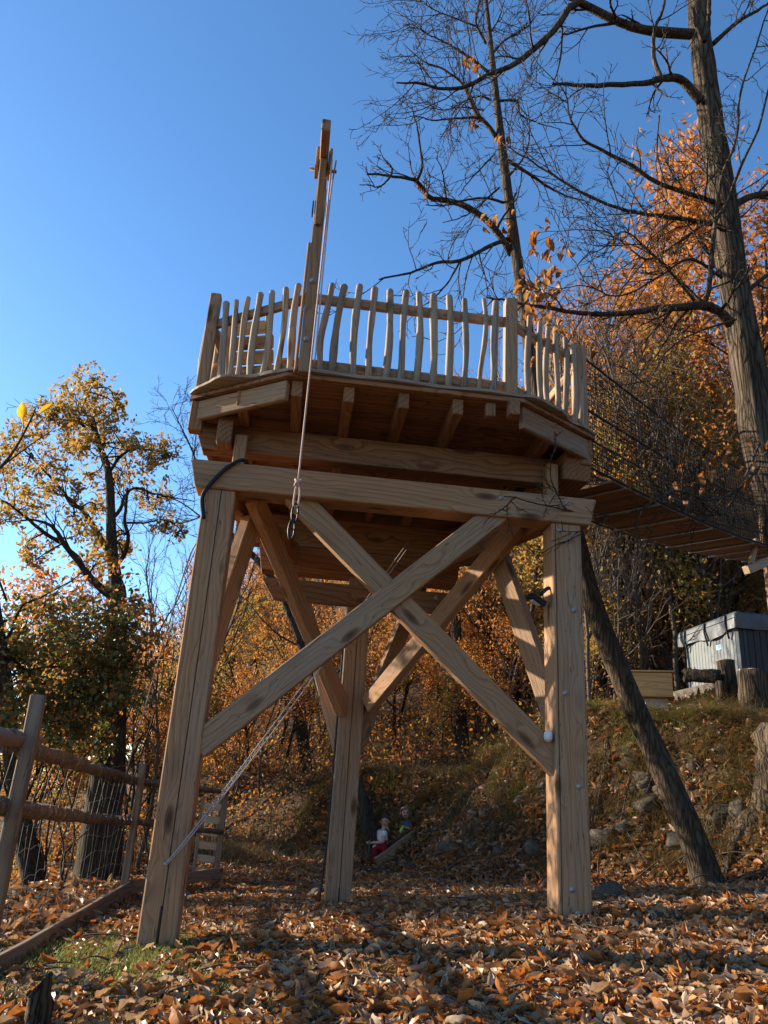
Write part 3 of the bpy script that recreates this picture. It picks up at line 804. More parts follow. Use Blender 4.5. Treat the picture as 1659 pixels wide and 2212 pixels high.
def limb(acc, tips, pts, r0, r1, rng, twigs=10, tl=.7, maxd=2, n=26, k=7, up=.02, nch=4, jit=.005):
    P = smooth_line(pts, n)
    P = P + rng.normal(size=P.shape) * jit * np.linspace(0, 1, n)[:, None]
    rr = np.linspace(r0, r1, n) * (1 + .03 * rng.normal(size=n))
    acc.tube(P, rr, k)
    T = np.gradient(P, axis=0); T /= np.linalg.norm(T, axis=1, keepdims=True)
    for c in range(twigs):
        t = .12 + .88 * (c + rng.uniform(0, 1)) / max(1, twigs); i = min(n - 1, int(t * (n - 1)))
        a = rng.uniform(.5, 1.1); dd = T[i] * math.cos(a) + perp(T[i], rng) * math.sin(a)
        grow(acc, tips, P[i], dd, tl * rng.uniform(.5, 1.3), max(.0065, rr[i] * .42), 0, rng, maxd, .12, up, nch, .75, .52, 5, .2, .0042)
    return P
def trunk(acc, pts, rads, n=40, k=14, rng=None, rough=.05, flare=0.0):
    P = smooth_line(pts, n); rr = np.interp(np.linspace(0, 1, n), np.linspace(0, 1, len(rads)), rads)
    if flare: rr = rr * (1 + flare * np.exp(-np.linspace(0, 1, n) * n / 2.2))
    V, Fc = tube(P, rr, k)
    if rng is not None:
        c = np.repeat(np.vstack([P[:1], P, P[-1:]]), k, 0)
        ph = np.tile(np.arange(k), len(P) + 2); s_ = rough * (.5 * np.sin(ph * 2.4 + V[:, 2] * 1.4) + rng.normal(size=len(V)) * .35)
        V = c + (V - c) * (1 + s_)[:, None]
    acc.add(V, Fc); return P

# ------------------------------------------------------------------ chestnut leaning over behind the tower, its bare top above the platform
rng = np.random.RandomState(11)
tA = thing('chestnut_tree', 'leaning dark chestnut behind the right post, its bare crown above the platform', 'tree', (4.62, 2.0, Hs(4.62, 2.0)))
acc = Acc(); tips = []
b = PY(1528, 1880, 2.0)
tp = [(b[0] + .03, 2.0, min(b[2], Hs(b[0], 2.0)) - .15)] + pxl([(1512, 1850), (1434, 1667), (1350, 1480), (1276, 1290), (1228, 1100), (1166, 880), (1128, 640), (1108, 500), (1086, 330), (1068, 170), (1050, 0), (1030, -180), (1000, -420)], 2.0, 3.2)
TP = trunk(acc, tp, [.155, .124, .116, .111, .104, .097, .086, .072, .070, .060, .042, .028, .018, .01], 56, 14, rng, .05, .35)
acc.build('trunk', BARK_CH, tA)
acc = Acc(); tips = []
def c5(l): return [(777.6 + .3125 * x, .3125 * y) for x, y in l]
LIMA = [(c5([(1050, 1760), (960, 1620), (860, 1510), (720, 1420), (600, 1385), (480, 1365), (430, 1295), (380, 1250), (320, 1230), (210, 1215), (50, 1200)]), .05, .012, 2.7, 1.9, 6, .45),
        (c5([(395, 1250), (430, 1150), (415, 1020), (395, 880), (370, 790), (360, 730)]), .02, .006, 2.1, 2.2, 3, .3),
        (c5([(215, 1215), (180, 1255), (130, 1290), (0, 1270)]), .014, .006, 1.95, 1.9, 2, .25),
        (c5([(215, 1215), (220, 1165), (178, 1108)]), .014, .008, 1.95, 1.95, 1, .3),
        (c5([(1030, 1650), (900, 1700), (700, 1800), (540, 1815), (350, 1885), (130, 1930)]), .032, .009, 2.7, 1.8, 9, .5),
        (c5([(690, 1810), (610, 1950), (530, 2040), (470, 2100)]), .014, .006, 2.3, 2.2, 3, .4),
        (c5([(945, 950), (870, 850), (800, 780), (740, 640), (690, 560), (640, 520), (560, 470), (430, 420), (300, 300)]), .034, .006, 2.85, 2.6, 12, .7),
        (c5([(860, 840), (790, 812), (620, 822), (500, 830), (370, 800)]), .02, .006, 2.85, 2.3, 9, .55),
        (c5([(985, 1090), (1150, 1190), (1300, 1290), (1420, 1350), (1600, 1405)]), .030, .006, 2.8, 3.4, 10, .6),
        (c5([(905, 690), (830, 665), (740, 690), (660, 760), (560, 960)]), .018, .004, 2.9, 2.4, 7, .5),
        (c5([(920, 700), (1080, 700), (1110, 790), (1230, 850), (1400, 900)]), .022, .005, 2.9, 3.4, 8, .6),
        (c5([(1005, 1250), (1150, 1050), (1170, 850), (1150, 700)]), .018, .005, 2.8, 3.3, 8, .6),
        (c5([(990, 1400), (880, 1370), (740, 1380), (600, 1420), (450, 1420)]), .02, .006, 2.75, 2.2, 6, .45),
        (c5([(960, 1300), (880, 1370), (750, 1480), (570, 1540)]), .016, .005, 2.75, 2.3, 5, .45),
        (c5([(890, 500), (760, 400), (620, 310), (480, 240), (330, 150)]), .024, .004, 2.95, 2.5, 12, .7),
        (c5([(890, 400), (1000, 280), (1150, 190), (1250, 60)]), .022, .005, 2.95, 3.3, 12, .7),
        (c5([(870, 300), (800, 150), (830, 0), (860, -200)]), .022, .006, 2.95, 2.8, 12, .8),
        (c5([(880, 250), (960, 130), (1010, -50)]), .016, .005, 3.0, 3.2, 10, .8),
        (c5([(930, 1065), (830, 1170), (740, 1270), (680, 1360)]), .014, .005, 2.75, 2.5, 5, .35),
        (c5([(850, 760), (700, 740), (560, 760), (440, 690)]), .012, .004, 2.85, 2.4, 8, .5),
        (c5([(800, 180), (640, 120), (500, 60), (400, -20)]), .014, .004, 2.9, 2.6, 10, .6)]
for pts, r0, r1, y0, y1, tw, tl in LIMA:
    limb(acc, tips, pxl(pts, y0, y1), r0, r1, rng, int(tw * 1.1), tl * 1.3, 2, up=.03)
acc.build('branches', BARK_CH, tA)
hang = Acc()
def hang_leaves(acc, C, n, s, rng, spread=(.05, .05, .10)):
    P = C + rng.normal(size=(n, 3)) * np.array(spread)
    # leaves hang tip down
    yaw = rng.uniform(0, 6.28, n); tilt = rng.uniform(.9, 1.9, n); roll = rng.uniform(-1.2, 1.2, n)
    cy, sy, ct, st_, cr, sr = np.cos(yaw), np.sin(yaw), np.cos(tilt), np.sin(tilt), np.cos(roll), np.sin(roll)
    x = np.stack([cy * ct, sy * ct, -st_], -1); y0 = np.stack([-sy, cy, 0 * cy], -1); z0 = np.cross(x, y0)
    y = y0 * cr[:, None] + z0 * sr[:, None]; z = np.cross(x, y)
    scatter(acc, P, rng.uniform(.7, 1.2, n) * s, rng, CURL, np.stack([x, y, z], -1))
def curl_leaf(c1, c2, tw, nx=6, w=.19, rag=.0, seed=0):
    V = []; rj = np.random.RandomState(seed + int(abs(c1 * 100 + c2 * 1000 + tw * 10)))
    for i in range(nx):
        t = i / (nx - 1); hw = w * (math.sin(math.pi * min(1, t * 1.02 + .02)) ** .75) * (1.1 - .35 * t) + .004
        for s in (-1, -.5, 0, .5, 1):
            yv = s * hw * (1 + rag * rj.uniform(-1, .7)) + rag * .05 * rj.normal(); z = rag * .10 * rj.normal() + c1 * (t - .5) ** 2 + c2 * abs(s) ** 1.6 * hw * 2 + .02 * math.sin(t * 19 + s * 3)
            a = tw * (t - .5); V.append((t, yv * math.cos(a) - z * math.sin(a), yv * math.sin(a) + z * math.cos(a)))
    Fc = [[i * 5 + j, (i + 1) * 5 + j, (i + 1) * 5 + j + 1, i * 5 + j + 1] for i in range(nx - 1) for j in range(4)]
    return np.array(V), np.array(Fc)
CURL = curl_leaf(.6, 1.3, 1.8, nx=7, rag=.25)
for (x, y, Y, n) in ((1030, 140, 2.8, 9), (1028, 255, 2.8, 4), (1090, 478, 2.6, 8), (1050, 470, 2.5, 5), (1085, 300, 2.8, 3), (920, 410, 2.2, 3), (1110, 500, 2.6, 4)):
    hang_leaves(hang, PY(x, y, Y), n, .15, rng)
hang.build('withered_leaves', L_HANG, tA)

# ------------------------------------------------------------------ big furrowed chestnut at the right
rng = np.random.RandomState(5)
tB = thing('chestnut_tree', 'big furrowed chestnut trunk on the right, bare limbs reaching over the platform', 'tree', (5.35, 1.0, Hs(5.35, 1.0)))
acc = Acc()
tp = [(5.42, 1.0, Hs(5.42, 1.0) - .2), (5.35, 1.0, 1.4)] + pxl([(1655, 1000), (1628, 850), (1600, 700), (1577, 560), (1560, 420), (1532, 240), (1511, 60), (1502, -80), (1490, -300), (1470, -700)], 1.0, 1.15)
trunk(acc, tp, [.24, .19, .168, .16, .154, .148, .14, .13, .12, .11, .095, .06], 64, 22, rng, .07, .3)
acc.build('trunk', BARK_BIG, tB)
acc = Acc(); tips = []
LIMB = [([(1510, 75), (1423, 69), (1361, 57), (1300, 31), (1243, 5), (1203, 58), (1166, 94), (1112, 138), (1058, 160), (1005, 188), (950, 191), (900, 178), (855, 180)], .062, .008, 1.1, .7, 16, .55),
        ([(1515, 220), (1469, 172), (1428, 170), (1387, 180), (1269, 184), (1192, 180)], .055, .014, 1.0, .6, 5, .35),
        ([(1570, 448), (1515, 427), (1423, 396), (1351, 350), (1269, 308), (1243, 278), (1228, 247), (1222, 185)], .030, .006, .95, .6, 14, .55),
        ([(1560, 495), (1536, 483), (1454, 470), (1366, 457), (1279, 427), (1166, 360), (1086, 308)], .030, .006, .95, .7, 14, .5),
        ([(1577, 700), (1555, 675), (1520, 660), (1468, 664), (1417, 666), (1366, 675), (1264, 678), (1172, 664), (1104, 651), (1050, 640)], .055, .006, .9, .2, 14, .5),
        ([(1516, 660), (1530, 630), (1536, 576), (1545, 480), (1570, 440), (1600, 360), (1640, 270), (1665, 170)], .030, .010, .8, .6, 10, .6),
        ([(1545, 480), (1560, 380), (1590, 300), (1600, 200), (1640, 80), (1665, 0)], .020, .007, .8, .7, 10, .6),
        ([(1495, 20), (1520, 90), (1532, 30), (1530, -60)], .03, .02, .75, .7, 2, .4),
        ([(1430, 175), (1412, 120), (1415, 60), (1432, 20), (1440, -50)], .03, .012, .9, .8, 4, .5),
        ([(1540, 95), (1590, 50), (1640, 20), (1700, -20)], .03, .012, 1.1, 1.4, 8, .6),
        ([(1585, 445), (1620, 425), (1680, 415)], .045, .03, 1.1, 1.4, 4, .5),
        ([(1600, 640), (1650, 600), (1700, 570)], .03, .02, 1.1, 1.5, 4, .5),
        ([(1560, 600), (1490, 560), (1420, 600), (1330, 640), (1250, 600)], .018, .004, .9, .5, 14, .5),
        ([(1525, 480), (1470, 520), (1400, 560), (1340, 520), (1280, 480)], .016, .004, .9, .6, 14, .5),
        ([(1500, 650), (1450, 590), (1400, 540), (1350, 500), (1310, 530)], .018, .004, .85, .4, 12, .5),
        ([(1590, 690), (1500, 720), (1440, 760), (1400, 830), (1385, 900)], .012, .003, .8, .4, 10, .45),
        ([(1640, 1010), (1590, 1060), (1530, 1080), (1460, 1060), (1380, 1100), (1290, 1115), (1180, 1090), (1090, 1070)], .014, .004, .8, -.25, 10, .35),
        ([(1640, 960), (1610, 1030), (1560, 1110), (1520, 1090), (1480, 1000)], .012, .003, .85, .5, 10, .45),
        ([(1424, 250), (1420, 330), (1440, 420), (1425, 480)], .01, .004, .85, .8, 6, .4)]
for pts, r0, r1, y0, y1, tw, tl in LIMB:
    limb(acc, tips, pxl(pts, y0, y1), r0, r1, rng, tw, tl * 1.2, 2, up=.02)
acc.build('branches', BARK_CH, tB)
hang = Acc()
for (x, y, Y, n, s) in ((1165, 515, .35, 9, .13), (1190, 500, .35, 8, .12), (1150, 590, .3, 8, .14), (1165, 640, .3, 14, .14), (1185, 560, .35, 14, .13), (1195, 600, .35, 14, .13), (1200, 660, .3, 12, .13), (1185, 690, .3, 8, .12), (1135, 690, .3, 5, .10), (1165, 750, .2, 6, .12), (1180, 765, .2, 5, .12), (1210, 770, .2, 6, .10),
                     (1245, 770, .2, 4, .10), (1265, 770, .2, 3, .10), (1240, 690, .3, 3, .09), (1345, 525, .6, 3, .12), (1405, 500, .7, 2, .10), (1570, 555, .6, 2, .1), (1455, 455, .8, 4, .1), (1375, 1060, -.2, 2, .1), (1500, 1030, .5, 6, .12), (1560, 1000, .6, 6, .13), (1610, 1020, .6, 6, .13), (1645, 980, .6, 5, .14), (1470, 1090, .3, 3, .09)):
    hang_leaves(hang, PY(x, y, Y), max(2, int(n * .85)), s * .85, rng, (.075, .06, .085))
hang.build('withered_leaves', L_HANG, tB)

# ------------------------------------------------------------------ golden oak at the left, ivy thicket at its foot
rng = np.random.RandomState(8)
YO = 5.0
def c2(l): return [(.3254 * x, 777.6 + .3254 * y) for x, y in l]
bo = PY(205, 1900, YO)
tO = thing('oak_tree', 'oak with golden brown leaves beyond the wire fence', 'tree', (bo[0], YO, Hs(bo[0], YO)))
acc = Acc(); tips = []
tp = [(bo[0] - .02, YO, min(bo[2], Hs(bo[0], YO)) - .3)] + pxl([(205, 1900), (222, 1750), (238, 1620), (247, 1494), (254, 1298), (249, 1249), (242, 1184), (239, 1103), (237, 1054), (231, 1005), (215, 960), (200, 900)], YO, YO)
OT = trunk(acc, tp, [.30, .25, .22, .19, .15, .12, .085, .07, .06, .055, .045, .035, .02], 50, 14, rng, .06, .25)
OL = [(c2([(770, 1370), (830, 1280), (850, 1180), (830, 1080), (840, 960), (845, 850)]), .035, .015), (c2([(770, 1600), (620, 1470), (520, 1340), (430, 1230), (370, 1130), (300, 1080), (200, 1060)]), .055, .012),
      (c2([(720, 1270), (560, 1010), (480, 960), (430, 890), (340, 780), (250, 690), (200, 620)]), .04, .01), (c2([(745, 1050), (800, 990), (830, 900), (900, 850), (1000, 880), (1130, 910), (1290, 940)]), .03, .006),
      (c2([(715, 760), (650, 560), (600, 420), (560, 300), (620, 150)]), .03, .007), (c2([(730, 740), (800, 640), (900, 590), (1050, 610), (1140, 640)]), .025, .006), (c2([(400, 1210), (300, 1150), (180, 1050), (60, 960), (-40, 900)]), .03, .01),
      (c2([(560, 440), (450, 370), (350, 330), (240, 300)]), .02, .006), (c2([(830, 1080), (960, 1080), (1100, 1060), (1200, 1130)]), .018, .005), (c2([(250, 690), (160, 600), (60, 560), (-30, 580)]), .016, .006)]
allp = [OT]
for pts, r0, r1 in OL:
    allp.append(limb(acc, tips, pxl(pts, YO, YO + rng.uniform(-.8, .8)), r0, r1, rng, 5, .5, 1, 20, 7))
allp = np.concatenate(allp)
crown = Acc()
CL = [(620, 130, 80), (500, 230, 100), (400, 300, 110), (640, 260, 95), (760, 250, 50), (300, 370, 100), (450, 420, 110), (600, 420, 120), (720, 420, 80), (560, 560, 105), (700, 560, 95), (250, 480, 85), (120, 520, 75), (50, 600, 65), (850, 590, 70), (950, 640, 110), (1050, 580, 80), (1130, 610, 55),
      (330, 680, 80), (230, 800, 75), (60, 930, 95), (20, 1050, 75), (190, 950, 95), (330, 870, 60), (480, 1050, 70), (560, 1130, 85), (650, 1000, 70), (830, 760, 85), (960, 900, 60), (1000, 960, 50), (1100, 900, 40), (1090, 1080, 70), (1190, 1130, 45), (300, 1230, 70), (180, 1270, 60), (230, 1340, 50), (640, 1230, 85), (790, 1210, 80), (560, 1360, 60),
      (690, 1330, 60), (400, 760, 55), (520, 860, 50), (700, 880, 60), (600, 760, 60), (420, 560, 60), (770, 330, 45), (800, 300, 30), (140, 700, 50), (860, 1240, 40), (60, 760, 40)]
CB_ = np.array([[.3254 * x, 777.6 + .3254 * y, .3254 * r] for x, y, r in CL])
for x, y, r in CB_:
    Yc = YO + rng.uniform(-.9, .9); c = PY(x, y, Yc); rw = r * (Yc + 5.2) / 1661 * 1.05
    q = allp[np.argmin(((allp - c) ** 2).sum(1))]
    mid = (q + c) / 2 + rng.normal(size=3) * .06
    acc.tube(smooth_line([q, mid, c], 8), np.linspace(.014, .005, 8), 5)
    for _ in range(7):
        d = rng.normal(size=3); grow(acc, tips, c * .6 + mid * .4, d / np.linalg.norm(d), rw * rng.uniform(.7, 1.1), .005, 1, rng, 1, .2, .03, 3, k=3)
    n = int(30 + 285 * (r / 33) ** 2)
    cc = c + rng.normal(size=(22, 3)) * rw * .62
    P = cc[rng.randint(0, 22, n)] + rng.normal(size=(n, 3)) * rw * .20
    scatter(crown, P, rng.uniform(.035, .085, n), rng, LEAF2)
acc.build('trunk', BARK_OAK, tO)
crown.build('crown', L_OAK, tO, False)

def bush(name, label, cat, blobs, mat, Y0, Y1, leafs, dens, seed, group=None, twig=BARK_OAK, matb=None, stems=1):
    r_ = np.random.RandomState(seed); cen = [PY(x, y, r_.uniform(Y0, Y1)) for x, y, r in blobs]
    lo = cen[int(np.argmin([c[2] for c in cen]))]
    t = thing(name, label, cat, (lo[0], lo[1], Hs(lo[0], lo[1])), group)
    a = Acc(); lf = Acc(); lf2 = Acc()
    for c, (x, y, r) in zip(cen, blobs):
        rw = r * (c[1] + 5.2) / 1661
        base = np.array([c[0] + r_.uniform(-.4, .4), c[1] + r_.uniform(-.3, .3), 0]); base[2] = Hs(base[0], base[1]) - .05
        tp_ = []
        for _ in range(stems):
            e = c + r_.normal(size=3) * rw * .6
            a.tube(smooth_line([base, base * .7 + e * .3 + r_.normal(size=3) * .2, base * .3 + e * .7 + r_.normal(size=3) * .25, e], 12), np.linspace(.014, .004, 12), 4)
            grow(a, tp_, e, r_.normal(size=3), rw * .7, .006, 1, r_, 2, .25, .02, 4, k=4)
        n = int(dens * r * r / 100)
        cc = c + r_.normal(size=(14, 3)) * rw * np.array([.55, .55, .5])
        P = cc[r_.randint(0, 14, n)] + r_.normal(size=(n, 3)) * rw * .22
        m_ = r_.uniform(size=n) < (.16 if matb is not None else -1)
        scatter(lf, P[~m_], r_.uniform(.6, 1.2, (~m_).sum()) * leafs, r_, LEAF2)
        if m_.any(): scatter(lf2, P[m_], r_.uniform(.6, 1.2, m_.sum()) * leafs, r_, LEAF2)
    a.build('stems', twig, t); lf.build('foliage', mat, t, False)
    if matb is not None: lf2.build('withered_foliage', matb, t, False)
    return t
bush('ivy_thicket', 'dark green ivy thicket smothering the foot of the golden oak', 'ivy', [(-60, 1420, 80), (-150, 1400, 90), (-240, 1380, 90), (-90, 1560, 80), (-190, 1560, 80), (60, 1400, 80), (150, 1380, 80), (200, 1470, 75), (70, 1510, 80), (270, 1420, 55), (250, 1340, 50), (130, 1310, 60), (15, 1440, 70), (140, 1560, 60), (20, 1580, 60), (230, 1540, 50), (290, 1500, 40), (185, 1600, 40)], L_IVY, 3.9, 4.8, .075, 19, 3, matb=L_RUST)
bush('bramble_bush', 'reddish brown bramble bush above the ivy beside the oak trunk', 'bush', [(30, 1290, 50), (110, 1255, 45), (190, 1270, 45), (290, 1300, 45), (330, 1350, 45), (345, 1420, 40), (310, 1390, 40), (60, 1330, 40), (170, 1300, 40)], L_RUST, 4.6, 6.0, .075, 9, 6)
# ------------------------------------------------------------------ the wood on the slope
def GP(x, y, t0=2.0, t1=70.0):
    """where a sight line meets the ground"""
    d = sight(x, y); t = np.arange(t0, t1, .03); P = CAM_POS + d * t[:, None]
    hit = np.nonzero(P[:, 2] < H(P[:, 0], P[:, 1]))[0]
    return P[hit[0]] if len(hit) else None
def tree_proto(seed, h, r, mat_leaf, nleaf, leafs, bark=BARK_OAK, maxd=3, nch=6, spread=.22, ang=.75, lean=.1, t0=.25, tmpl=LEAF1):
    r_ = np.random.RandomState(seed); a = Acc(); tp_ = []
    grow(a, tp_, (0, 0, -.2), (r_.uniform(-lean, lean), r_.uniform(-lean, lean), 1), h, r, 0, r_, maxd, .10, .05, nch, ang, .48, 8, t0, .004)
    tm = a.mesh('trunk'); lm = None
    if nleaf:
        lf = Acc(); tp_ = np.array(tp_); P = tp_[r_.randint(0, len(tp_), nleaf)] + r_.normal(size=(nleaf, 3)) * spread
        scatter(lf, P, r_.uniform(.6, 1.25, nleaf) * leafs, r_, tmpl); lm = lf.mesh('crown', False)
        lm.materials.append(mat_leaf)
    tm.materials.append(bark)
    return tm, lm
PR = {
 'orange': [tree_proto(101, 5.6, .085, L_ORANGE, 4600, .10), tree_proto(102, 6.6, .10, L_ORANGE, 5600, .10)],
 'rust': [tree_proto(103, 4.6, .06, L_RUST, 3000, .11, BARK_TWIG), tree_proto(104, 5.4, .07, L_RUST, 3600, .11)],
 'yellow': [tree_proto(105, 5.0, .075, L_YELLOW, 3600, .09), tree_proto(106, 6.2, .085, L_YELLOW, 4200, .09)],
 'golden': [tree_proto(107, 5.2, .08, L_OAK, 4500, .11), tree_proto(108, 3.4, .05, L_OAK, 2600, .10, BARK_TWIG, t0=.08)],
 'bare': [tree_proto(109, 6.0, .055, None, 0, 0, BARK_TWIG, 3, 7, ang=.5), tree_proto(110, 4.2, .04, None, 0, 0, BARK_TWIG, 3, 6, ang=.6), tree_proto(111, 7.5, .06, None, 0, 0, BARK_TWIG, 3, 8, ang=.42)],
}
KINDS = {'orange': ('oak_tree', 'orange leaved young oak in the wood on the slope', 'orange oaks of the slope wood'),
         'rust': ('rust_brown_tree', 'rust brown slender tree in the wood on the slope', 'rust brown trees of the slope wood'),
         'yellow': ('yellow_green_tree', 'yellow green bushy tree in the wood on the slope', 'yellow green trees of the slope wood'),
         'golden': ('golden_tree', 'golden brown low tree in the wood on the slope', 'golden trees of the slope wood'),
         'bare': ('bare_tree', 'bare grey slender tree in the wood on the slope', 'bare trees of the slope wood')}
def wood_tree(kind, x, y, sc, rz, i=0, label=None, group=None, zoff=0.0, lean=(0, 0), slim=1.0):
    nm, lb, gp = KINDS[kind]; tm, lm = PR[kind][i % len(PR[kind])]
    if not label:
        px_ = 829.5 + 1661 * math.tan(math.atan2(x - CAM_POS[0], y - CAM_POS[1]) - YAW)
        size = 'tall ' if sc > 1.05 else ('small ' if sc < .64 else '')
        where = 'behind the rear post' if px_ < 760 else ('seen between the rear and right posts' if px_ < 1150 else 'on the slope under the rope bridge')
        lb = lb.replace('in the wood on the slope', 'in the wood ' + where); lb = size + (lb.replace('low tree', 'tree') if size else lb)
        gp = size + gp.replace('of the slope wood', where)
    z = Hs(x, y) + zoff
    e = thing(nm, label or lb, 'tree', (x, y, z), group if label else gp)
    mw = Matrix.Translation((x, y, z)) @ Matrix.Rotation(lean[0], 4, 'Y') @ Matrix.Rotation(lean[1], 4, 'X') @ Matrix.Rotation(rz, 4, 'Z') @ Matrix.Diagonal((sc * slim, sc * slim, sc, 1))
    place('trunk', tm, None, e, mw)
    if lm is not None: place('crown', lm, None, e, mw)
    return e
rng = np.random.RandomState(21)
def at_px(px, Y):
    """ground point on the plan line of sight through column px at depth Y"""
    d = sight(px, 1700); x = CAM_POS[0] + d[0] * (Y - CAM_POS[1]) / d[1]; return x, Y
SPOTS = []
def put(kind, px, Y, sc, i=0):
    SPOTS.append((kind, px, Y, sc, i))
# behind the tower, left to right
for px, Y, k, sc, i in [(430, 13, 'yellow', .62, 0), (470, 16, 'golden', .8, 0), (395, 15, 'golden', .7, 1), (520, 14, 'yellow', .60, 1), (560, 18, 'rust', .85, 0), (600, 15, 'yellow', .66, 0), (640, 19, 'orange', .7, 1), (540, 11.5, 'bare', .62, 1), (590, 12, 'rust', .62, 1),
                        (670, 13.5, 'bare', .75, 0), (700, 14.5, 'golden', .75, 0), (740, 12.5, 'rust', .6, 0), (650, 11.5, 'rust', .50, 1), (480, 12, 'rust', .5, 0), (450, 20, 'orange', .7, 0), (760, 17, 'yellow', .8, 1), (820, 15, 'golden', .7, 0), (800, 12.5, 'bare', .6, 1), (860, 13.5, 'rust', .66, 1),
                        (900, 11.5, 'orange', .55, 0), (945, 12.0, 'rust', .72, 0), (980, 13.5, 'orange', .72, 1), (1010, 11.0, 'orange', .62, 0), (1050, 12.0, 'rust', .7, 1), (1085, 14.5, 'yellow', .85, 0), (1120, 11.0, 'yellow', .75, 1), (1130, 15.5, 'orange', .8, 0), (1165, 12.5, 'golden', .85, 0), (1040, 16.5, 'yellow', .8, 1),
                        (1000, 9.5, 'orange', .40, 0), (925, 10.0, 'golden', .45, 1), (1100, 8.8, 'rust', .48, 0), (1160, 8.5, 'bare', .62, 1), (880, 20, 'orange', .85, 1), (960, 19, 'golden', .9, 0), (780, 22, 'rust', .9, 0), (690, 24, 'yellow', .8, 1), (600, 25, 'golden', .8, 0), (520, 26, 'orange', .75, 0), (410, 26, 'rust', .7, 1), (350, 24, 'golden', .7, 0),
                        # right of the tower
                        (1240, 10.5, 'yellow', .95, 0), (1290, 12.5, 'orange', .95, 0), (1330, 10, 'yellow', .85, 1), (1370, 13, 'golden', 1.0, 0), (1410, 9.8, 'orange', .72, 1), (1450, 13.5, 'yellow', 1.0, 1), (1480, 10.5, 'orange', .82, 0), (1530, 13, 'golden', 1.0, 0), (1570, 10.5, 'rust', .85, 1), (1620, 12.5, 'orange', .95, 1), (1665, 11, 'yellow', .9, 0),
                        (1260, 16, 'orange', 1.1, 1), (1340, 17.5, 'rust', 1.15, 0), (1400, 17, 'orange', 1.1, 0), (1470, 18, 'golden', 1.2, 0), (1560, 17, 'orange', 1.1, 1), (1640, 16.5, 'yellow', 1.1, 1), (1200, 18, 'golden', 1.1, 0), (1120, 20, 'yellow', 1.0, 0), (1720, 14, 'orange', 1.0, 0), (1730, 9.5, 'golden', .9, 0),
                        (1295, 7.8, 'bare', .62, 0), (1335, 8.6, 'bare', .75, 1), (1370, 7.4, 'bare', .60, 0), (1400, 8.2, 'bare', .75, 1), (1440, 7.6, 'bare', .62, 0), (1465, 8.4, 'bare', .72, 2), (1510, 8.2, 'bare', .66, 1), (1550, 8.6, 'bare', .62, 0), (1600, 8.4, 'bare', .66, 1), (1645, 8.8, 'bare', .7, 2), (1270, 9.0, 'bare', .6, 1), (1315, 7.2, 'bare', .5, 1), (1385, 6.9, 'bare', .52, 0),
                        (1235, 9.0, 'bare', 1.15, 2), (1210, 11, 'bare', 1.25, 2), (1290, 12, 'bare', 1.25, 2), (1180, 10.5, 'bare', 1.0, 0), (1090, 10, 'bare', .95, 2), (1010, 12, 'bare', 1.0, 0), (1140, 13, 'bare', 1.2, 2)]:
    put(k, px, Y, sc, i)
for k, px, Y, sc, i in SPOTS:
    x, y = at_px(px, Y)
    wood_tree(k, x + rng.uniform(-.3, .3), y + rng.uniform(-.3, .3), sc * rng.uniform(.94, 1.06), rng.uniform(0, 6.28), i, lean=(rng.uniform(-.06, .06), rng.uniform(-.06, .06)))
for px, Y, k, sc, i in [(1275, 10.2, 'orange', 1.0, 1), (1340, 8.4, 'golden', .9, 0), (1420, 8.8, 'orange', .85, 0), (1480, 8.6, 'golden', .95, 0), (1545, 9.0, 'orange', .9, 1), (1260, 7.2, 'golden', .55, 1), (1390, 10.6, 'yellow', 1.2, 0), (1510, 12.4, 'orange', 1.35, 1), (1320, 11.2, 'rust', 1.3, 0), (1355, 9.4, 'golden', 1.1, 0), (1395, 11.5, 'orange', 1.2, 1), (1490, 11.5, 'rust', 1.35, 1), (1540, 10.0, 'golden', 1.15, 0), (1590, 11.8, 'rust', 1.3, 1), (1230, 13.5, 'rust', 1.3, 0), (1300, 15, 'golden', 1.3, 0), (1420, 14.5, 'rust', 1.4, 0), (1180, 15, 'yellow', 1.1, 1), (1250, 8.2, 'golden', .7, 1), (1300, 8.0, 'bare', 1.0, 2), (1345, 9.0, 'bare', 1.1, 2), (1400, 7.8, 'bare', 1.0, 0), (1425, 9.2, 'bare', 1.15, 2), (1470, 7.6, 'bare', .95, 0), (1500, 9.0, 'bare', 1.1, 2), (1560, 8.0, 'bare', .95, 0), (1275, 6.6, 'bare', .7, 0), (1335, 6.4, 'bare', .65, 1), (1610, 9.0, 'bare', 1.1, 2), (1380, 10, 'bare', 1.2, 0), (1450, 10.2, 'bare', 1.2, 2), (1530, 9.6, 'bare', 1.2, 0)]:
    x, y = at_px(px, Y); wood_tree(k, x, y, sc, rng.uniform(0, 6.28), i)
# the tall orange oaks at the top right
for n_, (px, Y, sc, i) in enumerate(((1500, 12.5, 1.75, 1), (1640, 12.0, 1.75, 0), (1700, 15, 1.9, 1), (1580, 15, 1.7, 0))):
    x, y = at_px(px, Y)
    wood_tree('orange', x, y, sc, 1.3 * n_ + .4, i, 'tall orange oak standing above the wood behind the big chestnut trunk', 'tall orange oaks')
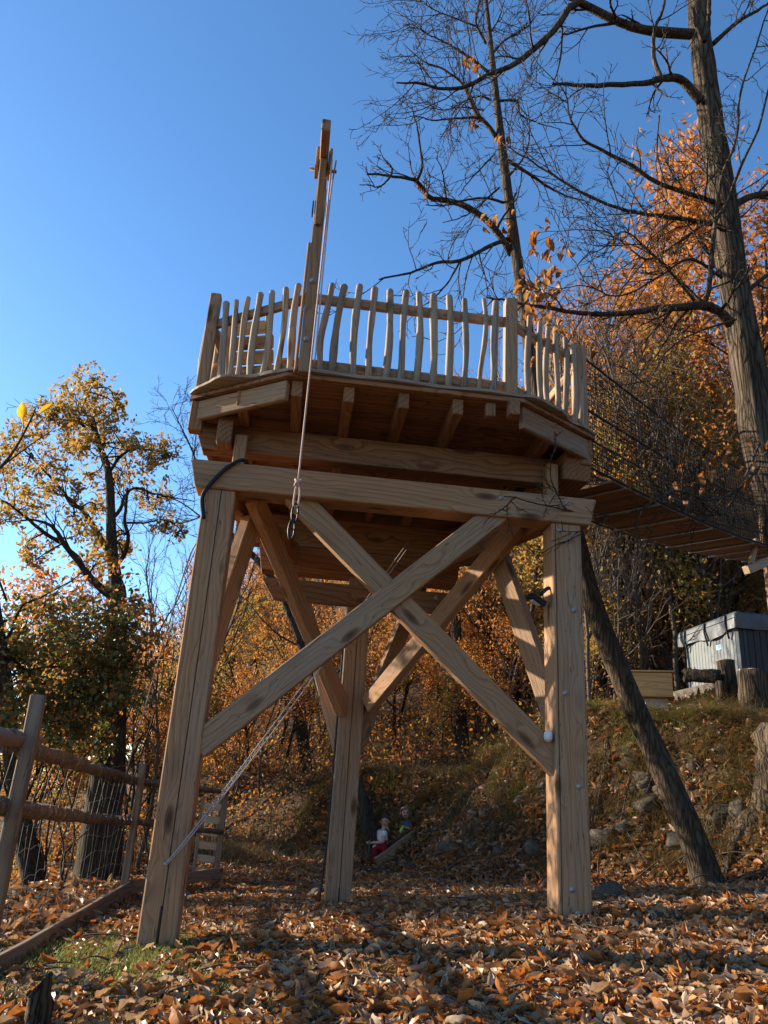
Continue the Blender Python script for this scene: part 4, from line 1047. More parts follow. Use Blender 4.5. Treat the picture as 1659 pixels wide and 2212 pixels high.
# below the fence on the falling side
for px, Y, k, sc, i in [(20, 8.5, 'yellow', .62, 0), (90, 9.5, 'golden', .62, 0), (150, 8.2, 'rust', .55, 0), (215, 9.5, 'yellow', .62, 1), (280, 8.5, 'golden', .6, 0), (330, 9.5, 'orange', .55, 0), (370, 11, 'yellow', .6, 1), (40, 12, 'orange', .75, 1), (180, 13, 'golden', .8, 0), (300, 14, 'orange', .75, 0), (100, 6.8, 'golden', .62, 1), (240, 7.2, 'golden', .66, 1), (310, 7.0, 'rust', .42, 1), (20, 6.5, 'rust', .5, 1), (360, 8.0, 'golden', .75, 1), (150, 16, 'rust', .9, 0), (-30, 10, 'golden', .8, 0), (440, 17, 'golden', .9, 1), (490, 20, 'golden', 1.1, 1), (420, 22, 'rust', .9, 1), (530, 23, 'golden', 1.2, 1), (460, 28, 'yellow', 1.0, 0), (380, 19, 'golden', 1.0, 1), (570, 29, 'orange', 1.0, 0)]:
    x, y = at_px(px, Y)
    wood_tree(k, x, y, sc * rng.uniform(.95, 1.05), rng.uniform(0, 6.28), i, k and ('%s tree growing on the falling ground beyond the wire fence' % {'yellow': 'yellow green', 'golden': 'golden brown', 'rust': 'rust brown', 'orange': 'orange leaved'}[k]), '%s trees below the fence' % k)
for n_, (px, Y, sc, i) in enumerate(((322, 6.2, .80, 1), (352, 7.6, .72, 2), (300, 6.9, .66, 0), (400, 12, .9, 0))):
    x, y = at_px(px, Y)
    wood_tree('bare', x, y, sc, n_ * 2.1, i, 'bare sapling rising between the oak and the left post', 'bare saplings by the oak')

x, y = at_px(-430, 3.3)  # slim tree out of view, added to cast a shade band on the leaves
wood_tree('golden', x, y, .86, 2.0, 0, 'unseen golden brown tree added beyond the wire fence to shade the foreground', 'golden trees below the fence', slim=.5)
# crooked tree behind the children
rng = np.random.RandomState(33)
kb = GP(818, 1850)
tC = thing('crooked_tree', 'crooked dark tree leaning left behind the seated children', 'tree', tuple(kb))
acc = Acc(); tips = []
YK = kb[1]
tp = [(kb[0] + .02, YK, kb[2] - .2)] + pxl([(800, 1800), (775, 1710), (735, 1620), (700, 1510), (655, 1400), (612, 1290), (560, 1215), (500, 1155), (440, 1095)], YK, YK + .6)
trunk(acc, tp, [.15, .13, .12, .105, .09, .08, .07, .06, .05, .03], 44, 12, rng, .07, .2)
for pts, r0, r1 in [([(600, 1275), (640, 1180), (700, 1120)], .03, .01), ([(500, 1155), (440, 1120), (380, 1080), (300, 1060)], .025, .006), ([(480, 1130), (430, 1010), (400, 940), (370, 880)], .03, .005), ([(440, 1090), (420, 1000), (425, 900), (400, 860)], .02, .004), ([(450, 1110), (390, 1130), (330, 1120)], .016, .004), ([(655, 1400), (600, 1370), (560, 1330), (530, 1290)], .02, .006), ([(700, 1500), (760, 1400), (780, 1330)], .025, .008), ([(560, 1215), (600, 1150), (620, 1080)], .02, .006)]:
    limb(acc, tips, pxl(pts, YK + .4, YK + rng.uniform(-.2, 1.0)), r0, r1, rng, 10, .8, 2, 20, 6)
acc.build('trunk', BARK_OAK, tC)
# dark ivy-clad trunks further back
for n_, (px, Y, pts) in enumerate([(1000, 10.0, [(1003, 1740), (1000, 1620), (990, 1480), (985, 1350), (975, 1240), (960, 1100)]), (1065, 11.5, [(1070, 1680), (1060, 1500), (1050, 1300), (1040, 1150)]), (1110, 12.5, [(1120, 1620), (1110, 1450), (1095, 1250)]), (630, 12.0, [(690, 1760), (660, 1640), (640, 1520), (620, 1420)]), (1340, 10.5, [(1560, 1420), (1480, 1330), (1400, 1220), (1350, 1130), (1310, 1050)])]):
    P = pxl(pts, Y, Y + .4); g_ = Hs(P[0][0], P[0][1])
    e = thing('dark_trunk_tree', ('dark slanting trunk on the slope under the rope bridge' if n_ == 4 else 'dark upright trunk in the wood behind the rear post'), 'tree', (P[0][0], P[0][1], g_), None if n_ == 4 else 'dark trunks behind the rear post')
    a = Acc(); tt = []
    trunk(a, [np.array([P[0][0], P[0][1], min(g_, P[0][2]) - .2])] + P, [.16, .14, .12, .10, .07], 30, 9, rng, .09)
    for q in P[1:]:
        for _ in range(2): grow(a, tt, q, rng.normal(size=3) + (0, 0, .4), 1.6, .02, 0, rng, 2, .2, .04, 4, k=5)
    a.build('trunk', BARK_OAK, e)
    lf = Acc(); tt = np.array(tt); Pq = tt[rng.randint(0, len(tt), 500)] + rng.normal(size=(500, 3)) * .12
    scatter(lf, Pq, rng.uniform(.07, .12, 500), rng); lf.build('crown', L_RUST, e, False)

# ------------------------------------------------------------------ tangled undergrowth: stems, dry leaves, grass (nobody could count it)
rng = np.random.RandomState(55)
def sample(n, px0, px1, y0, y1):
    px = rng.uniform(px0, px1, n); Y = rng.uniform(y0, y1, n)
    d = np.stack([sight(a, 1700) for a in px]); x = CAM_POS[0] + d[:, 0] * (Y - CAM_POS[1]) / d[:, 1]
    return x, Y
br = Acc(); bl = Acc(); by = Acc()
x, y = sample(2600, -60, 1720, 6.5, 17); d = bank_d(x, y)
ok = ((d > .25) | (y > 9.3) | (x < -1.2)) & ~((x > 5.2) & (x < 9) & (y < 6.8)) & ~((x > 1.6) & (x < 4.2) & (y < 8.6))
x, y = x[ok], y[ok]; z = H(x, y)
for i in range(len(x)):
    L = rng.uniform(.5, 1.7); dr = rng.normal(size=3) * .45 + (0, 0, 1); dr /= np.linalg.norm(dr)
    p = np.array([x[i], y[i], z[i] - .05]); s = rng.normal(size=3) * .3; s[2] = -.25
    t = np.linspace(0, 1, 6)[:, None]
    P = p + dr * L * t + s * L * t * t
    br.tube(P, np.linspace(.008, .003, 6), 3)
    m = rng.randint(6, 20); tt = rng.uniform(.25, 1, (m, 1))
    q = p + dr * L * tt + s * L * tt * tt + rng.normal(size=(m, 3)) * .09
    scatter(bl if rng.uniform() < .7 else by, q, rng.uniform(.05, .10, m), rng)
tag(br.build('undergrowth_stems', BARK_TWIG), 'tangle of dry grey stems under the trees', 'undergrowth', kind='stuff')
tag(bl.build('undergrowth_leaves', L_RUST, smooth=False), 'brown leaves of the undergrowth on the slope', 'undergrowth', kind='stuff')
tag(by.build('undergrowth_green', L_YELLOW, smooth=False), 'yellow green leaves of the undergrowth on the slope', 'undergrowth', kind='stuff')
# ------------------------------------------------------------------ wooden fence with wire at the left
rng = np.random.RandomState(70)
FX = -.68
fence = thing('rail_fence', 'rough rail fence with wire mesh on the left of the tower', 'fence', (FX, .3, Hs(FX, .3)))
def fx(px, py): return PX(px, py, FX)
p1 = fx(48, 1497); p2 = fx(306, 1650)
Y1, Y2 = p1[1], p2[1]
Y1 = PX(10, 1700, FX)[1]
beam('post', (FX + .075, Y1, Hs(FX, Y1) - .1), (FX + .075, Y1, p1[2]), .06, .075, OLDWOOD, fence, up=(1, 0, 0), wob=.003)
Y2 = PX(272, 1800, FX)[1]
beam('post', (FX + .06, Y2, Hs(FX, Y2) - .15), (FX + .06, Y2, p2[2]), .06, .065, OLDWOOD, fence, up=(1, 0, 0), wob=.003)
def log_rail(P0, P1, r0, r1, seed, name='rail', mat=BARK_RAIL, flat=.75):
    r_ = np.random.RandomState(seed); t = np.linspace(0, 1, 22)[:, None]; P0 = np.array(P0); P1 = np.array(P1)
    P = P0 + (P1 - P0) * t; P = P + np.cumsum(r_.normal(size=P.shape), 0) * .0035
    rr = np.linspace(r0, r1, 22) * (1 + .08 * r_.normal(size=22))
    V, Fc = tube(P, rr, 11, True, flat); V = V + r_.normal(size=V.shape) * r0 * .06
    return place(name, mesh_np(name, V, Fc, True), mat, fence)
zt1 = PX(150, 1625, FX)[2]; zt0 = PX(10, 1600, FX)[2]
zA = PX(60, 1597, FX); zBq = PX(297, 1685, FX)
log_rail((FX, -1.9, zA[2] + .0), (FX + .02, Y1 + .25, zA[2]), .055, .058, 1, mat=OLDWOOD)
log_rail((FX - .02, Y1 - .05, zA[2] - .03), (FX - .01, Y2 + .12, zBq[2]), .064, .050, 2)
zC = PX(40, 1735, FX); zD = PX(288, 1772, FX)
log_rail((FX, -1.9, zC[2]), (FX, Y1 + .1, zC[2]), .062, .062, 3)
log_rail((FX - .01, Y1 - .05, zC[2]), (FX - .01, Y2 + .1, zD[2]), .060, .048, 4)
zE = PX(20, 2040, FX); zF = PX(275, 1905, FX)
beam('bottom_board', (FX + .115, -1.9, zE[2] - .0), (FX + .115, Y2 + .05, zF[2]), .035, .135, OLDWOOD, fence, wob=.006, seed=3)
far = np.array([.06, 5.2])
def seg(a, b, za, zb, r, s): log_rail((a[0], a[1], za), (b[0], b[1], zb), r, r * .9, s)
a2 = (FX, Y2)
gz = Hs(*far)
seg(a2, far, zBq[2] - .02, gz + 1.02, .045, 5); seg(a2, far, zD[2], gz + .55, .045, 6)
beam('bottom_board', (FX + .05, Y2, zF[2]), (far[0] + .05, far[1], gz + .12), .035, .12, OLDWOOD, fence, wob=.006)
beam('post', (far[0], far[1], gz - .1), (far[0], far[1], gz + 1.15), .06, .06, OLDWOOD, fence, up=(1, 0, 0))
for t in (.5,):
    q = np.array(a2) * (1 - t) + far * t; beam('post', (q[0] - .05, q[1], Hs(*q) - .1), (q[0] - .05, q[1], Hs(*q) + 1.1), .06, .06, OLDWOOD, fence, up=(1, 0, 0))
wm = Acc(); xw = FX + .055
zlo, zhi = .03, zA[2] + .0
for i in range(27):
    yy = -1.9 + (Y2 + 1.9) * i / 26; f = rng.uniform(0, 6.28)
    lo = Hs(FX, yy) + .06
    wm.tube(smooth_line([(xw, yy, lo), (xw + .012 * math.sin(f), yy + .035 * math.sin(f * 1.7), lo + .3), (xw + .02 * math.cos(f), yy - .03 * math.cos(f), lo + .62), (xw, yy + .03, (zC[2] + (zD[2] - zC[2]) * i / 26) + .04), (xw + .01, yy + .06 + .03 * math.sin(f), (zA[2] + (zBq[2] - zA[2]) * i / 26) - .02)], 16), .0013, 3)
for j in range(8):
    zz = .10 + j * .13
    wm.tube([(xw + .012 * math.sin(t * 31 + j), -1.9 + (Y2 + 1.9) * t, Hs(FX, -1.9 + (Y2 + 1.9) * t) * .3 + zz + .02 * math.sin(t * 23 + j * 2) + .008 * math.sin(t * 180)) for t in np.linspace(0, 1, 60)], .0013, 3)
for i in range(24):
    t = i / 23; q = np.array(a2) * (1 - t) + far * t; g_ = Hs(*q)
    wm.tube([(q[0], q[1], g_ + .05), (q[0] + .02 * math.sin(i), q[1], g_ + .5), (q[0], q[1], g_ + .98)], .0013, 3)
for j in range(6):
    wm.tube([(FX + (far[0] - FX) * t, Y2 + (far[1] - Y2) * t, Hs(FX + (far[0] - FX) * t, Y2 + (far[1] - Y2) * t) + .1 + j * .15) for t in np.linspace(0, 1, 20)], .0013, 3)
wm.build('wire_mesh', WIRE, fence)
# pale pallet by the far fence post
pq = np.array([-.12, 5.45]); g_ = Hs(*pq)
pal = thing('pallet', 'pale sunlit wooden pallet leaning on the far end of the fence', 'pallet', (pq[0], pq[1], g_))
for i in range(6):
    beam('slat', (pq[0] - .14, pq[1] + .05, g_ + .12 + i * .15), (pq[0] + .13, pq[1] - .05, g_ + .11 + i * .15), .02, .085, ENDWOOD, pal)
for s in (-.12, .11): beam('stringer', (pq[0] + s, pq[1] + .04, g_ - .02), (pq[0] + s, pq[1] + .04, g_ + .98), .05, .04, OLDWOOD, pal, up=(1, 0, 0))
# a second trunk left of the oak, below the fence
bq = PY(60, 1900, 4.0)
tt = thing('old_trunk_tree', 'dark leaning trunk behind the wire mesh at the far left', 'tree', (bq[0], 4.0, Hs(bq[0], 4.0)))
a = Acc(); tp_ = []
trunk(a, [(bq[0] + .03, 4.0, Hs(bq[0], 4.0) - .3)] + pxl([(85, 2000), (62, 1850), (40, 1750), (25, 1620), (10, 1450), (-10, 1300)], 4.0, 4.2), [.13, .12, .11, .10, .09, .07, .05], 30, 10, rng, .08, .2)
for _ in range(6): grow(a, tp_, PY(15, 1500 - _ * 40, 4.1), rng.normal(size=3) + (0, 0, .5), 1.3, .018, 0, rng, 2, .2, .05, 4, k=4)
a.build('trunk', BARK_OAK, tt)
lf = Acc(); T_ = np.array(tp_); P = T_[rng.randint(0, len(T_), 700)] + rng.normal(size=(700, 3)) * .14; scatter(lf, P, rng.uniform(.05, .1, 700), rng); lf.build('crown', L_RUST, tt, False)

# ------------------------------------------------------------------ hot tub, box, stumps on the terrace
tx0, ty0, ty1 = 6.60, 4.45, 5.95
tx1 = tx0 + 1.9; tz = 2.56; th = .80
tub = thing('hot_tub', 'silver grey panelled hot tub under a sagging dark cover on the terrace', 'hot tub', ((tx0 + tx1) / 2, (ty0 + ty1) / 2, tz))
def vbox(name, x0, x1, y0, y1, z0, z1, mat, par, ch=.006):
    return beam(name, ((x0), (y0 + y1) / 2, (z0 + z1) / 2), ((x1), (y0 + y1) / 2, (z0 + z1) / 2), y1 - y0, z1 - z0, mat, par, ch=ch)
vbox('plinth', tx0 - .25, tx1, ty0 - .15, ty1 + .15, tz - .5, tz + .0, STONE, tub)
vbox('shell', tx0 + .03, tx1 - .03, ty0 + .03, ty1 - .03, tz + .002, tz + th - .02, DARK_SHADEPANEL, tub)
n = 15
for i in range(n):
    yy = ty0 + .13 + (ty1 - ty0 - .26) * (i + .5) / n; wd = (ty1 - ty0 - .26) / n - .006
    beam('panel', (tx0 + .012, yy, tz + .02), (tx0 + .012, yy, tz + th - .03), wd, .03, PANEL, tub, up=(1, 0, 0), ch=.004)
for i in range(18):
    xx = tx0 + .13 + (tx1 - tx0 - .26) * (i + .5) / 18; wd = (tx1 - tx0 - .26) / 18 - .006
    beam('panel', (xx, ty0 + .012, tz + .02), (xx, ty0 + .012, tz + th - .03), .03, wd, DARK_SHADEPANEL, tub, up=(1, 0, 0), ch=.004)  # front turned from the sun: shade painted in by the darker cladding
for (cx, cy, a0) in ((tx0 + .13, ty0 + .13, math.pi), (tx0 + .13, ty1 - .13, math.pi / 2)):
    for k in range(4):
        a_ = a0 + (k + .5) * math.pi / 8; q = (cx + .118 * math.cos(a_), cy + .118 * math.sin(a_))
        beam('corner_panel', (*q, tz + .02), (*q, tz + th - .03), .046, .028, PANEL if (a0 < 3 or k < 2) else DARK_SHADEPANEL, tub, up=(math.cos(a_), math.sin(a_), 0), ch=.003)  # corner changes from lit to shaded cladding colour halfway round
vbox('rim', tx0 - .015, tx1 + .02, ty0 - .015, ty1 + .015, tz + th - .022, tz + th + .05, SHELL, tub, .02)
# padded cover with a hanging skirt
NN = 30; V = []; 
def cover_ring(o, z, sag=0.0, seed=0):
    r_ = np.random.RandomState(seed); out = []
    cs = [(tx0 - o, ty0 - o), (tx1 + o, ty0 - o), (tx1 + o, ty1 + o), (tx0 - o, ty1 + o)]
    for (xa, ya), (xb, yb) in zip(cs, cs[1:] + cs[:1]):
        for i in range(NN):
            t = i / NN; w_ = sag * (.5 + .5 * math.sin(t * 9 + seed)) * math.sin(math.pi * t)
            out.append((xa + (xb - xa) * t, ya + (yb - ya) * t, z - w_))
    c = np.array(out); m_ = np.array([(tx0 + tx1) / 2, (ty0 + ty1) / 2, 0])
    return c
rings = [cover_ring(.045, tz + th - .10, .07, 2), cover_ring(.055, tz + th + .0, .0, 2), cover_ring(.05, tz + th + .085), cover_ring(.035, tz + th + .115), cover_ring(-.3, tz + th + .16), cover_ring(-.72, tz + th + .17)]
rings[0][:, :2] += np.stack([.02 * np.sin(np.arange(4 * NN) * .9), .02 * np.cos(np.arange(4 * NN) * 1.1)], 1)
V = np.concatenate(rings); k = 4 * NN
Fc = np.concatenate([np.stack([i * k + np.arange(k), i * k + (np.arange(k) + 1) % k, (i + 1) * k + (np.arange(k) + 1) % k, (i + 1) * k + np.arange(k)], 1) for i in range(len(rings) - 1)])
cov = place('cover', mesh_np('cover', V, Fc, True), VINYL, tub)
for yy in (ty0 + .16, ty0 + .72, ty1 - .2):
    rope('strap', [(tx0 - .062, yy, tz + th + .10), (tx0 - .072, yy + .004, tz + th - .02), (tx0 - .060, yy - .01, tz + th - .13), (tx0 - .03, yy + .01, tz + th - .22)], .014, BLACKCORD, cov, 20)
beam('piping', (tx0 - .058, ty0 - .05, tz + th + .03), (tx0 - .058, ty1 + .05, tz + th + .03), .008, .008, BLACKCORD, cov, ch=.002)
st_ = beam('sticker', (tx0 - .006, ty0 + .42, tz + .52), (tx0 - .006, ty0 + .56, tz + .52), .004, .07, STICKER, tub, ch=.001)
for zz, l_ in ((.535, .09), (.51, .06)): beam('print', (tx0 - .0095, ty0 + .44, tz + zz), (tx0 - .0095, ty0 + .44 + l_, tz + zz), .002, .012, BLUEINK, st_, ch=.0005)

bp = PY(1418, 1536, 4.9); bp[2] = max(Hs(bp[0], bp[1]) - .03, bp[2] - .12)
cb = thing('concrete_block', 'pale concrete block under the pine box on the bank', 'block', tuple(bp))
Bm = Matrix.Translation(bp) @ Matrix.Rotation(R(-22), 4, 'Z')
beam_m('block', (-.15, 0, .10), (.15, 0, .10), .26, .30, CONCRETE, cb, Bm, .012)
hive = thing('pine_box', 'new pine box like a beehive standing on a concrete block', 'box', tuple(bp + (0, 0, .26)))
Hm = Matrix.Translation(bp + (-.06, 0, .256)) @ Matrix.Rotation(R(-24), 4, 'Z')
q = 1.22
for (a_, b_, w_, h_, nm) in (((-.22, -.19, .13), (.22, -.19, .13), .02, .245, 'side_board'), ((-.22, .19, .13), (.22, .19, .13), .02, .245, 'side_board'), ((-.212, -.178, .13), (-.212, .178, .13), .02, .245, 'end_board'), ((.212, -.178, .13), (.212, .178, .13), .02, .245, 'end_board')):
    beam_m(nm, [v * q for v in a_], [v * q for v in b_], w_, h_ * q, PINE, hive, Hm)
beam_m('bottom_board', (-.23 * q, 0, .003), (.23 * q, 0, .003), .40 * q, .012, PINE, hive, Hm)
beam_m('lid', (-.25 * q, 0, .266 * q), (.25 * q, 0, .266 * q), .44 * q, .022, PINE, hive, Hm)

def stump(p, r, h, seed, label, tilt=(0, 0), group=None):
    r_ = np.random.RandomState(seed); t = thing('tree_stump', label, 'stump', tuple(p), group)
    a = Acc(); k = 18; top = np.array(p) + (tilt[0], tilt[1], h)
    P = smooth_line([np.array(p) - (0, 0, .12), np.array(p) + (tilt[0] * .3, tilt[1] * .3, h * .3), top], 9)
    V, Fc = tube(P, r * np.array([1.5, 1.32, 1.16, 1.06, 1.0, .98, .97, .96, .95]), k)
    lob = 1 + .10 * np.sin(np.tile(np.arange(k), 11) * 2 * np.pi / k * 5 + seed) * np.repeat(np.linspace(1, .3, 11), k) + r_.normal(size=len(V)) * .025
    c = np.repeat(np.vstack([P[:1], P, P[-1:]]), k, 0); V = c + (V - c) * lob[:, None]
    a.add(V, Fc); a.build('bark', BARK_BIG, t)
    d = Acc(); d.tube([top - (0, 0, .01), top + (0, 0, .008)], [r * .93, r * .92], 20); d.build('sawn_top', ENDWOOD, t, False)
    return t
# objects on the bank edge, at their own depth just in front of the tub
s1 = PY(1578, 1490, 3.9); s1[2] = Hs(s1[0], 3.9)
stump(s1, .11, PY(1575, 1428, 3.9)[2] - s1[2], 3, 'slim sawn stump on the bank in front of the hot tub', (-.03, 0))
s2 = PY(1632, 1540, 3.4); s2[2] = Hs(s2[0], 3.4)
stump(s2, .17, PY(1620, 1448, 3.4)[2] - s2[2], 4, 'broad sawn stump on the bank beside the slim stump', (.02, .02))
la, lb = PY(1478, 1458, 4.1), PY(1556, 1462, 3.8)
lg = thing('log', 'short dark log propped in front of the hot tub panels', 'log', tuple((la + lb) / 2))
a = Acc(); V, Fc = tube(smooth_line([la, lb], 10), .085, 12); a.add(V + rng.normal(size=V.shape) * .006, Fc); a.build('bark', BARK_BIG, lg)
rope('prop', [lb - (0, 0, .05), (lb[0], lb[1], Hs(lb[0], lb[1]) - .05)], .07, BARK_BIG, lg, 8, 10)

# gnarled root stool in the bank at the right
rp = np.array([5.62, 2.15, Hs(5.62, 2.15)])
root = thing('root_stool', 'gnarled broken stump with bare roots in the bank below the hot tub', 'stump', tuple(rp))
a = Acc(); r_ = np.random.RandomState(9)
YR = 2.0
def rough_tube(acc, pts, r0, r1, n=22, k=14, rg=.10, lob=5):
    P = smooth_line(pts, n); rr = np.linspace(r0, r1, n) * (1 + .08 * np.sin(np.linspace(0, 9, n) + r_.uniform(0, 6)))
    V, Fc = tube(P, rr, k); c = np.repeat(np.vstack([P[:1], P, P[-1:]]), k, 0)
    an = np.tile(np.arange(k), n + 2) * 2 * np.pi / k; tt_ = np.repeat(np.linspace(0, 1, n + 2), k)
    acc.add(c + (V - c) * (1 + rg * np.sin(an * lob + tt_ * 4) + .5 * rg * r_.normal(size=len(V)))[:, None], Fc)
# broken trunk set in the bank, its roots creeping down over the earth
rc = np.array([5.62, 2.15]); rz_ = Hs(*rc)
rough_tube(a, [(rc[0] + .1, rc[1] + .1, rz_ - .5), (rc[0], rc[1], rz_ - .1), (rc[0] - .03, rc[1] - .03, rz_ + .2), (rc[0] - .02, rc[1] - .05, rz_ + .42)], .36, .22, 20, 22, .13, 5)
a.build('trunk_base', BARK_BIG, root)
for an in np.linspace(2.6, 5.6, 10):
    an += r_.uniform(-.12, .12); L_ = r_.uniform(.5, 1.0); pts = []
    for t in np.linspace(.1, 1, 9):
        aa = an + .35 * math.sin(t * 4 + an * 5); x_ = rc[0] + math.cos(aa) * (.16 + L_ * t); y_ = rc[1] + math.sin(aa) * (.16 + L_ * t)
        pts.append((x_, y_, Hs(x_, y_) + .06 * (1 - t) - .035 * t))
    b_ = Acc(); rough_tube(b_, pts, r_.uniform(.075, .12), .018, 22, 10, .16, 3); b_.build('root', BARK_BIG, root)
for k_ in range(7):
    an = r_.uniform(0, 6.28); rr_ = r_.uniform(.06, .19); b_ = Acc(); q_ = np.array([rc[0] - .02 + math.cos(an) * rr_, rc[1] - .05 + math.sin(an) * rr_, rz_ + .34])
    rough_tube(b_, [q_, q_ + (.01, 0, .06), q_ + (.02 * math.cos(an), .02 * math.sin(an), r_.uniform(.10, .22))], .055, .012, 8, 6, .2, 2); b_.build('splinter', ENDWOOD if k_ % 2 else BARK_BIG, root)

# ------------------------------------------------------------------ stones
def rock_mesh(seed, n=3):
    r_ = np.random.RandomState(seed); V = []; Fc = []
    k, m = 12, 8
    for i in range(m + 1):
        th_ = math.pi * i / m
        for j in range(k):
            ph = 2 * math.pi * j / k; v = np.array([math.sin(th_) * math.cos(ph), math.sin(th_) * math.sin(ph), math.cos(th_)])
            v = np.sign(v) * np.abs(v) ** .62
            s = 1 + .12 * math.sin(3 * v[0] + seed) + .12 * math.sin(4 * v[1] - seed * 2) + .1 * math.sin(5 * v[2] + seed)
            V.append(v * s + (r_.normal(size=3) * .035 if 0 < i < m else 0))
    for i in range(m):
        for j in range(k):
            Fc.append((i * k + j, (i + 1) * k + j, (i + 1) * k + (j + 1) % k, i * k + (j + 1) % k))
    return mesh_np('stone', np.array(V), np.array(Fc))
ROCKS = [rock_mesh(s) for s in range(5)]
for i, m_ in enumerate(ROCKS): m_.materials.append(STONE)
def rock(p, s, rz, i, name='stone', parent=None, tilt=.2):
    mw = Matrix.Translation(Vector(p)) @ Matrix.Rotation(rz, 4, 'Z') @ Matrix.Rotation(tilt, 4, 'X') @ Matrix.Diagonal((*s, 1))
    return place(name, ROCKS[i % 5], None, parent, mw)
rk = GP(1330, 1950); tag(rock(rk + (0, .10, .02), (.12, .09, .10), .3, 0, 'rock'), 'squarish grey rock beside the foot of the right post', 'rock')
rk2 = GP(686, 1945); tag(rock(rk2 + (0, .1, .02), (.10, .08, .07), 1.0, 2, 'rock'), 'small dark rock at the foot of the rear post', 'rock')
fs = GP(262, 2056); tag(rock(fs + (0, .05, -.012), (.17, .12, .03), .2, 1, 'flat_stone', None, .0), 'flat pale stone let into the grass by the left post', 'stone')
wall = thing('stone_wall', 'tumbled dry stone wall in the bank right of the children', 'wall', (3.1, 7.3, Hs(3.0, 7.2)))
rng = np.random.RandomState(12)
for i in range(80):
    px, py = rng.uniform(925, 1075), rng.uniform(1745, 1840)
    q = GP(px, py)
    if q is None: continue
    s = rng.uniform(.028, .075) * (1.6 if i % 6 == 0 else 1); rock(q + (0, .03, rng.uniform(-.05, .01)), (s * rng.uniform(.8, 1.3), s, s * rng.uniform(.6, 1)), rng.uniform(0, 6), i, 'stone', wall, rng.uniform(-.4, .4))
bk = thing('stony_bank_face', 'mossy stones bedded in the bank face behind the right post', 'stones', tuple(GP(1330, 1780)))
for i in range(55):
    q = GP(rng.uniform(1060, 1640), rng.uniform(1600, 1830))
    if q is None or not (.05 < float(bank_d(np.array([q[0]]), np.array([q[1]]))[0]) < 1.6): continue
    s = rng.uniform(.035, .11) * rng.uniform(.6, 1.2); rock(q - (0, 0, s * .45), (s * rng.uniform(.8, 1.6), s, s * rng.uniform(.5, .9)), rng.uniform(0, 6), i, 'stone', bk, rng.uniform(-.5, .5))
wall2 = thing('stone_wall', 'low stone heap in the bank between the boxes and the right post', 'wall', tuple(GP(1390, 1470)))
for i in range(26):
    q = GP(rng.uniform(1370, 1470), rng.uniform(1415, 1480))
    if q is None: continue
    s = rng.uniform(.05, .09); rock(q, (s * 1.2, s, s * .8), rng.uniform(0, 6), i, 'stone', wall2, rng.uniform(-.4, .4))
for i, (px, py, s) in enumerate(((1085, 1840, .10), (1160, 1835, .12), (1210, 1800, .09), (1265, 1795, .10), (1310, 1810, .12), (1060, 1870, .07), (700, 1850, .12), (745, 1842, .10), (1350, 1790, .1), (640, 1840, .1))):
    q = GP(px, py); tag(rock(q, (s * 1.2, s, s * .8), i * 1.3, i, 'rock'), 'mossy grey stone lying at the foot of the bank', 'rock', 'stones along the foot of the bank')

# ------------------------------------------------------------------ split post in the foreground
fp = GP(82, 2240); fp = PZ(80, 2235, H(-.06, -1.8))
sp_ = thing('wood_stake', 'short split dark stake standing in the leaves by the fence', 'stake', tuple(fp))
a = Acc(); top = PY(84, 2128, fp[1]); P = smooth_line([fp - (0, 0, .1), (fp + top) / 2 + (.004, 0, 0), top], 12)
V, Fc = tube(P, np.linspace(.072, .060, 12), 10, True, .7); V += np.random.RandomState(3).normal(size=V.shape) * .003
m_ = V[:, 2] > top[2] - .02; V[m_, 2] += (V[m_, 0] - top[0]) * 1.1
a.add(V, Fc); a.build('stake', BARK_BIG, sp_)
tw = GP(640, 2090)
# ------------------------------------------------------------------ fallen leaves
rng = np.random.RandomState(90)
CURLS = [curl_leaf(*a, nx=7, rag=.32) for a in ((.35, .5, .9), (-.3, .4, -.6), (.6, .2, .4), (.2, 1.0, -1.3), (-.5, .3, .7), (.4, -.4, .3), (1.0, .8, -.5), (-.2, .25, .3), (.15, .2, -.3), (.3, -.2, .8), (.8, 1.3, .2), (-.15, -.3, -.5))]
CURLS_LO = [curl_leaf(*a, nx=5, rag=.3) for a in ((.5, .9, 1.2), (-.4, .7, -.8), (.9, .3, .5), (-.7, .5, .9), (.7, -.6, .4), (1.3, 1.0, -.5))]
def lay(n, rng, tilt):
    yaw = rng.uniform(0, 6.28, n); a = rng.normal(size=n) * tilt; b = rng.normal(size=n) * tilt
    cy, sy = np.cos(yaw), np.sin(yaw)
    x = np.stack([cy * np.cos(a), sy * np.cos(a), np.sin(a)], -1)
    y0 = np.stack([-sy, cy, 0 * cy], -1); z0 = np.cross(x, y0)
    y = y0 * np.cos(b)[:, None] + z0 * np.sin(b)[:, None]; z = np.cross(x, y)
    return np.stack([x, y, z], -1)
def patch(x, y): return .5 + .5 * np.sin(x * 2.1 + 1.7 * np.sin(y * 1.3)) * np.cos(y * 1.9 + x * .7)
def cand(n, x0, x1, y0, y1): return rng.uniform(x0, x1, n), rng.uniform(y0, y1, n)
def visible(x, y, z, mx=0, my=0):
    d = np.stack([x, y, z], -1) - CAM_POS; w = d @ F_
    u = 829.5 + 1661 * (d @ R_) / w; v = 1106 - 1661 * (d @ U_) / w
    return (w > .3) & (u > -90 - mx) & (u < 1750 + mx) & (v < 2290 + my)
KX, KY = GP(815, 1864)[:2]
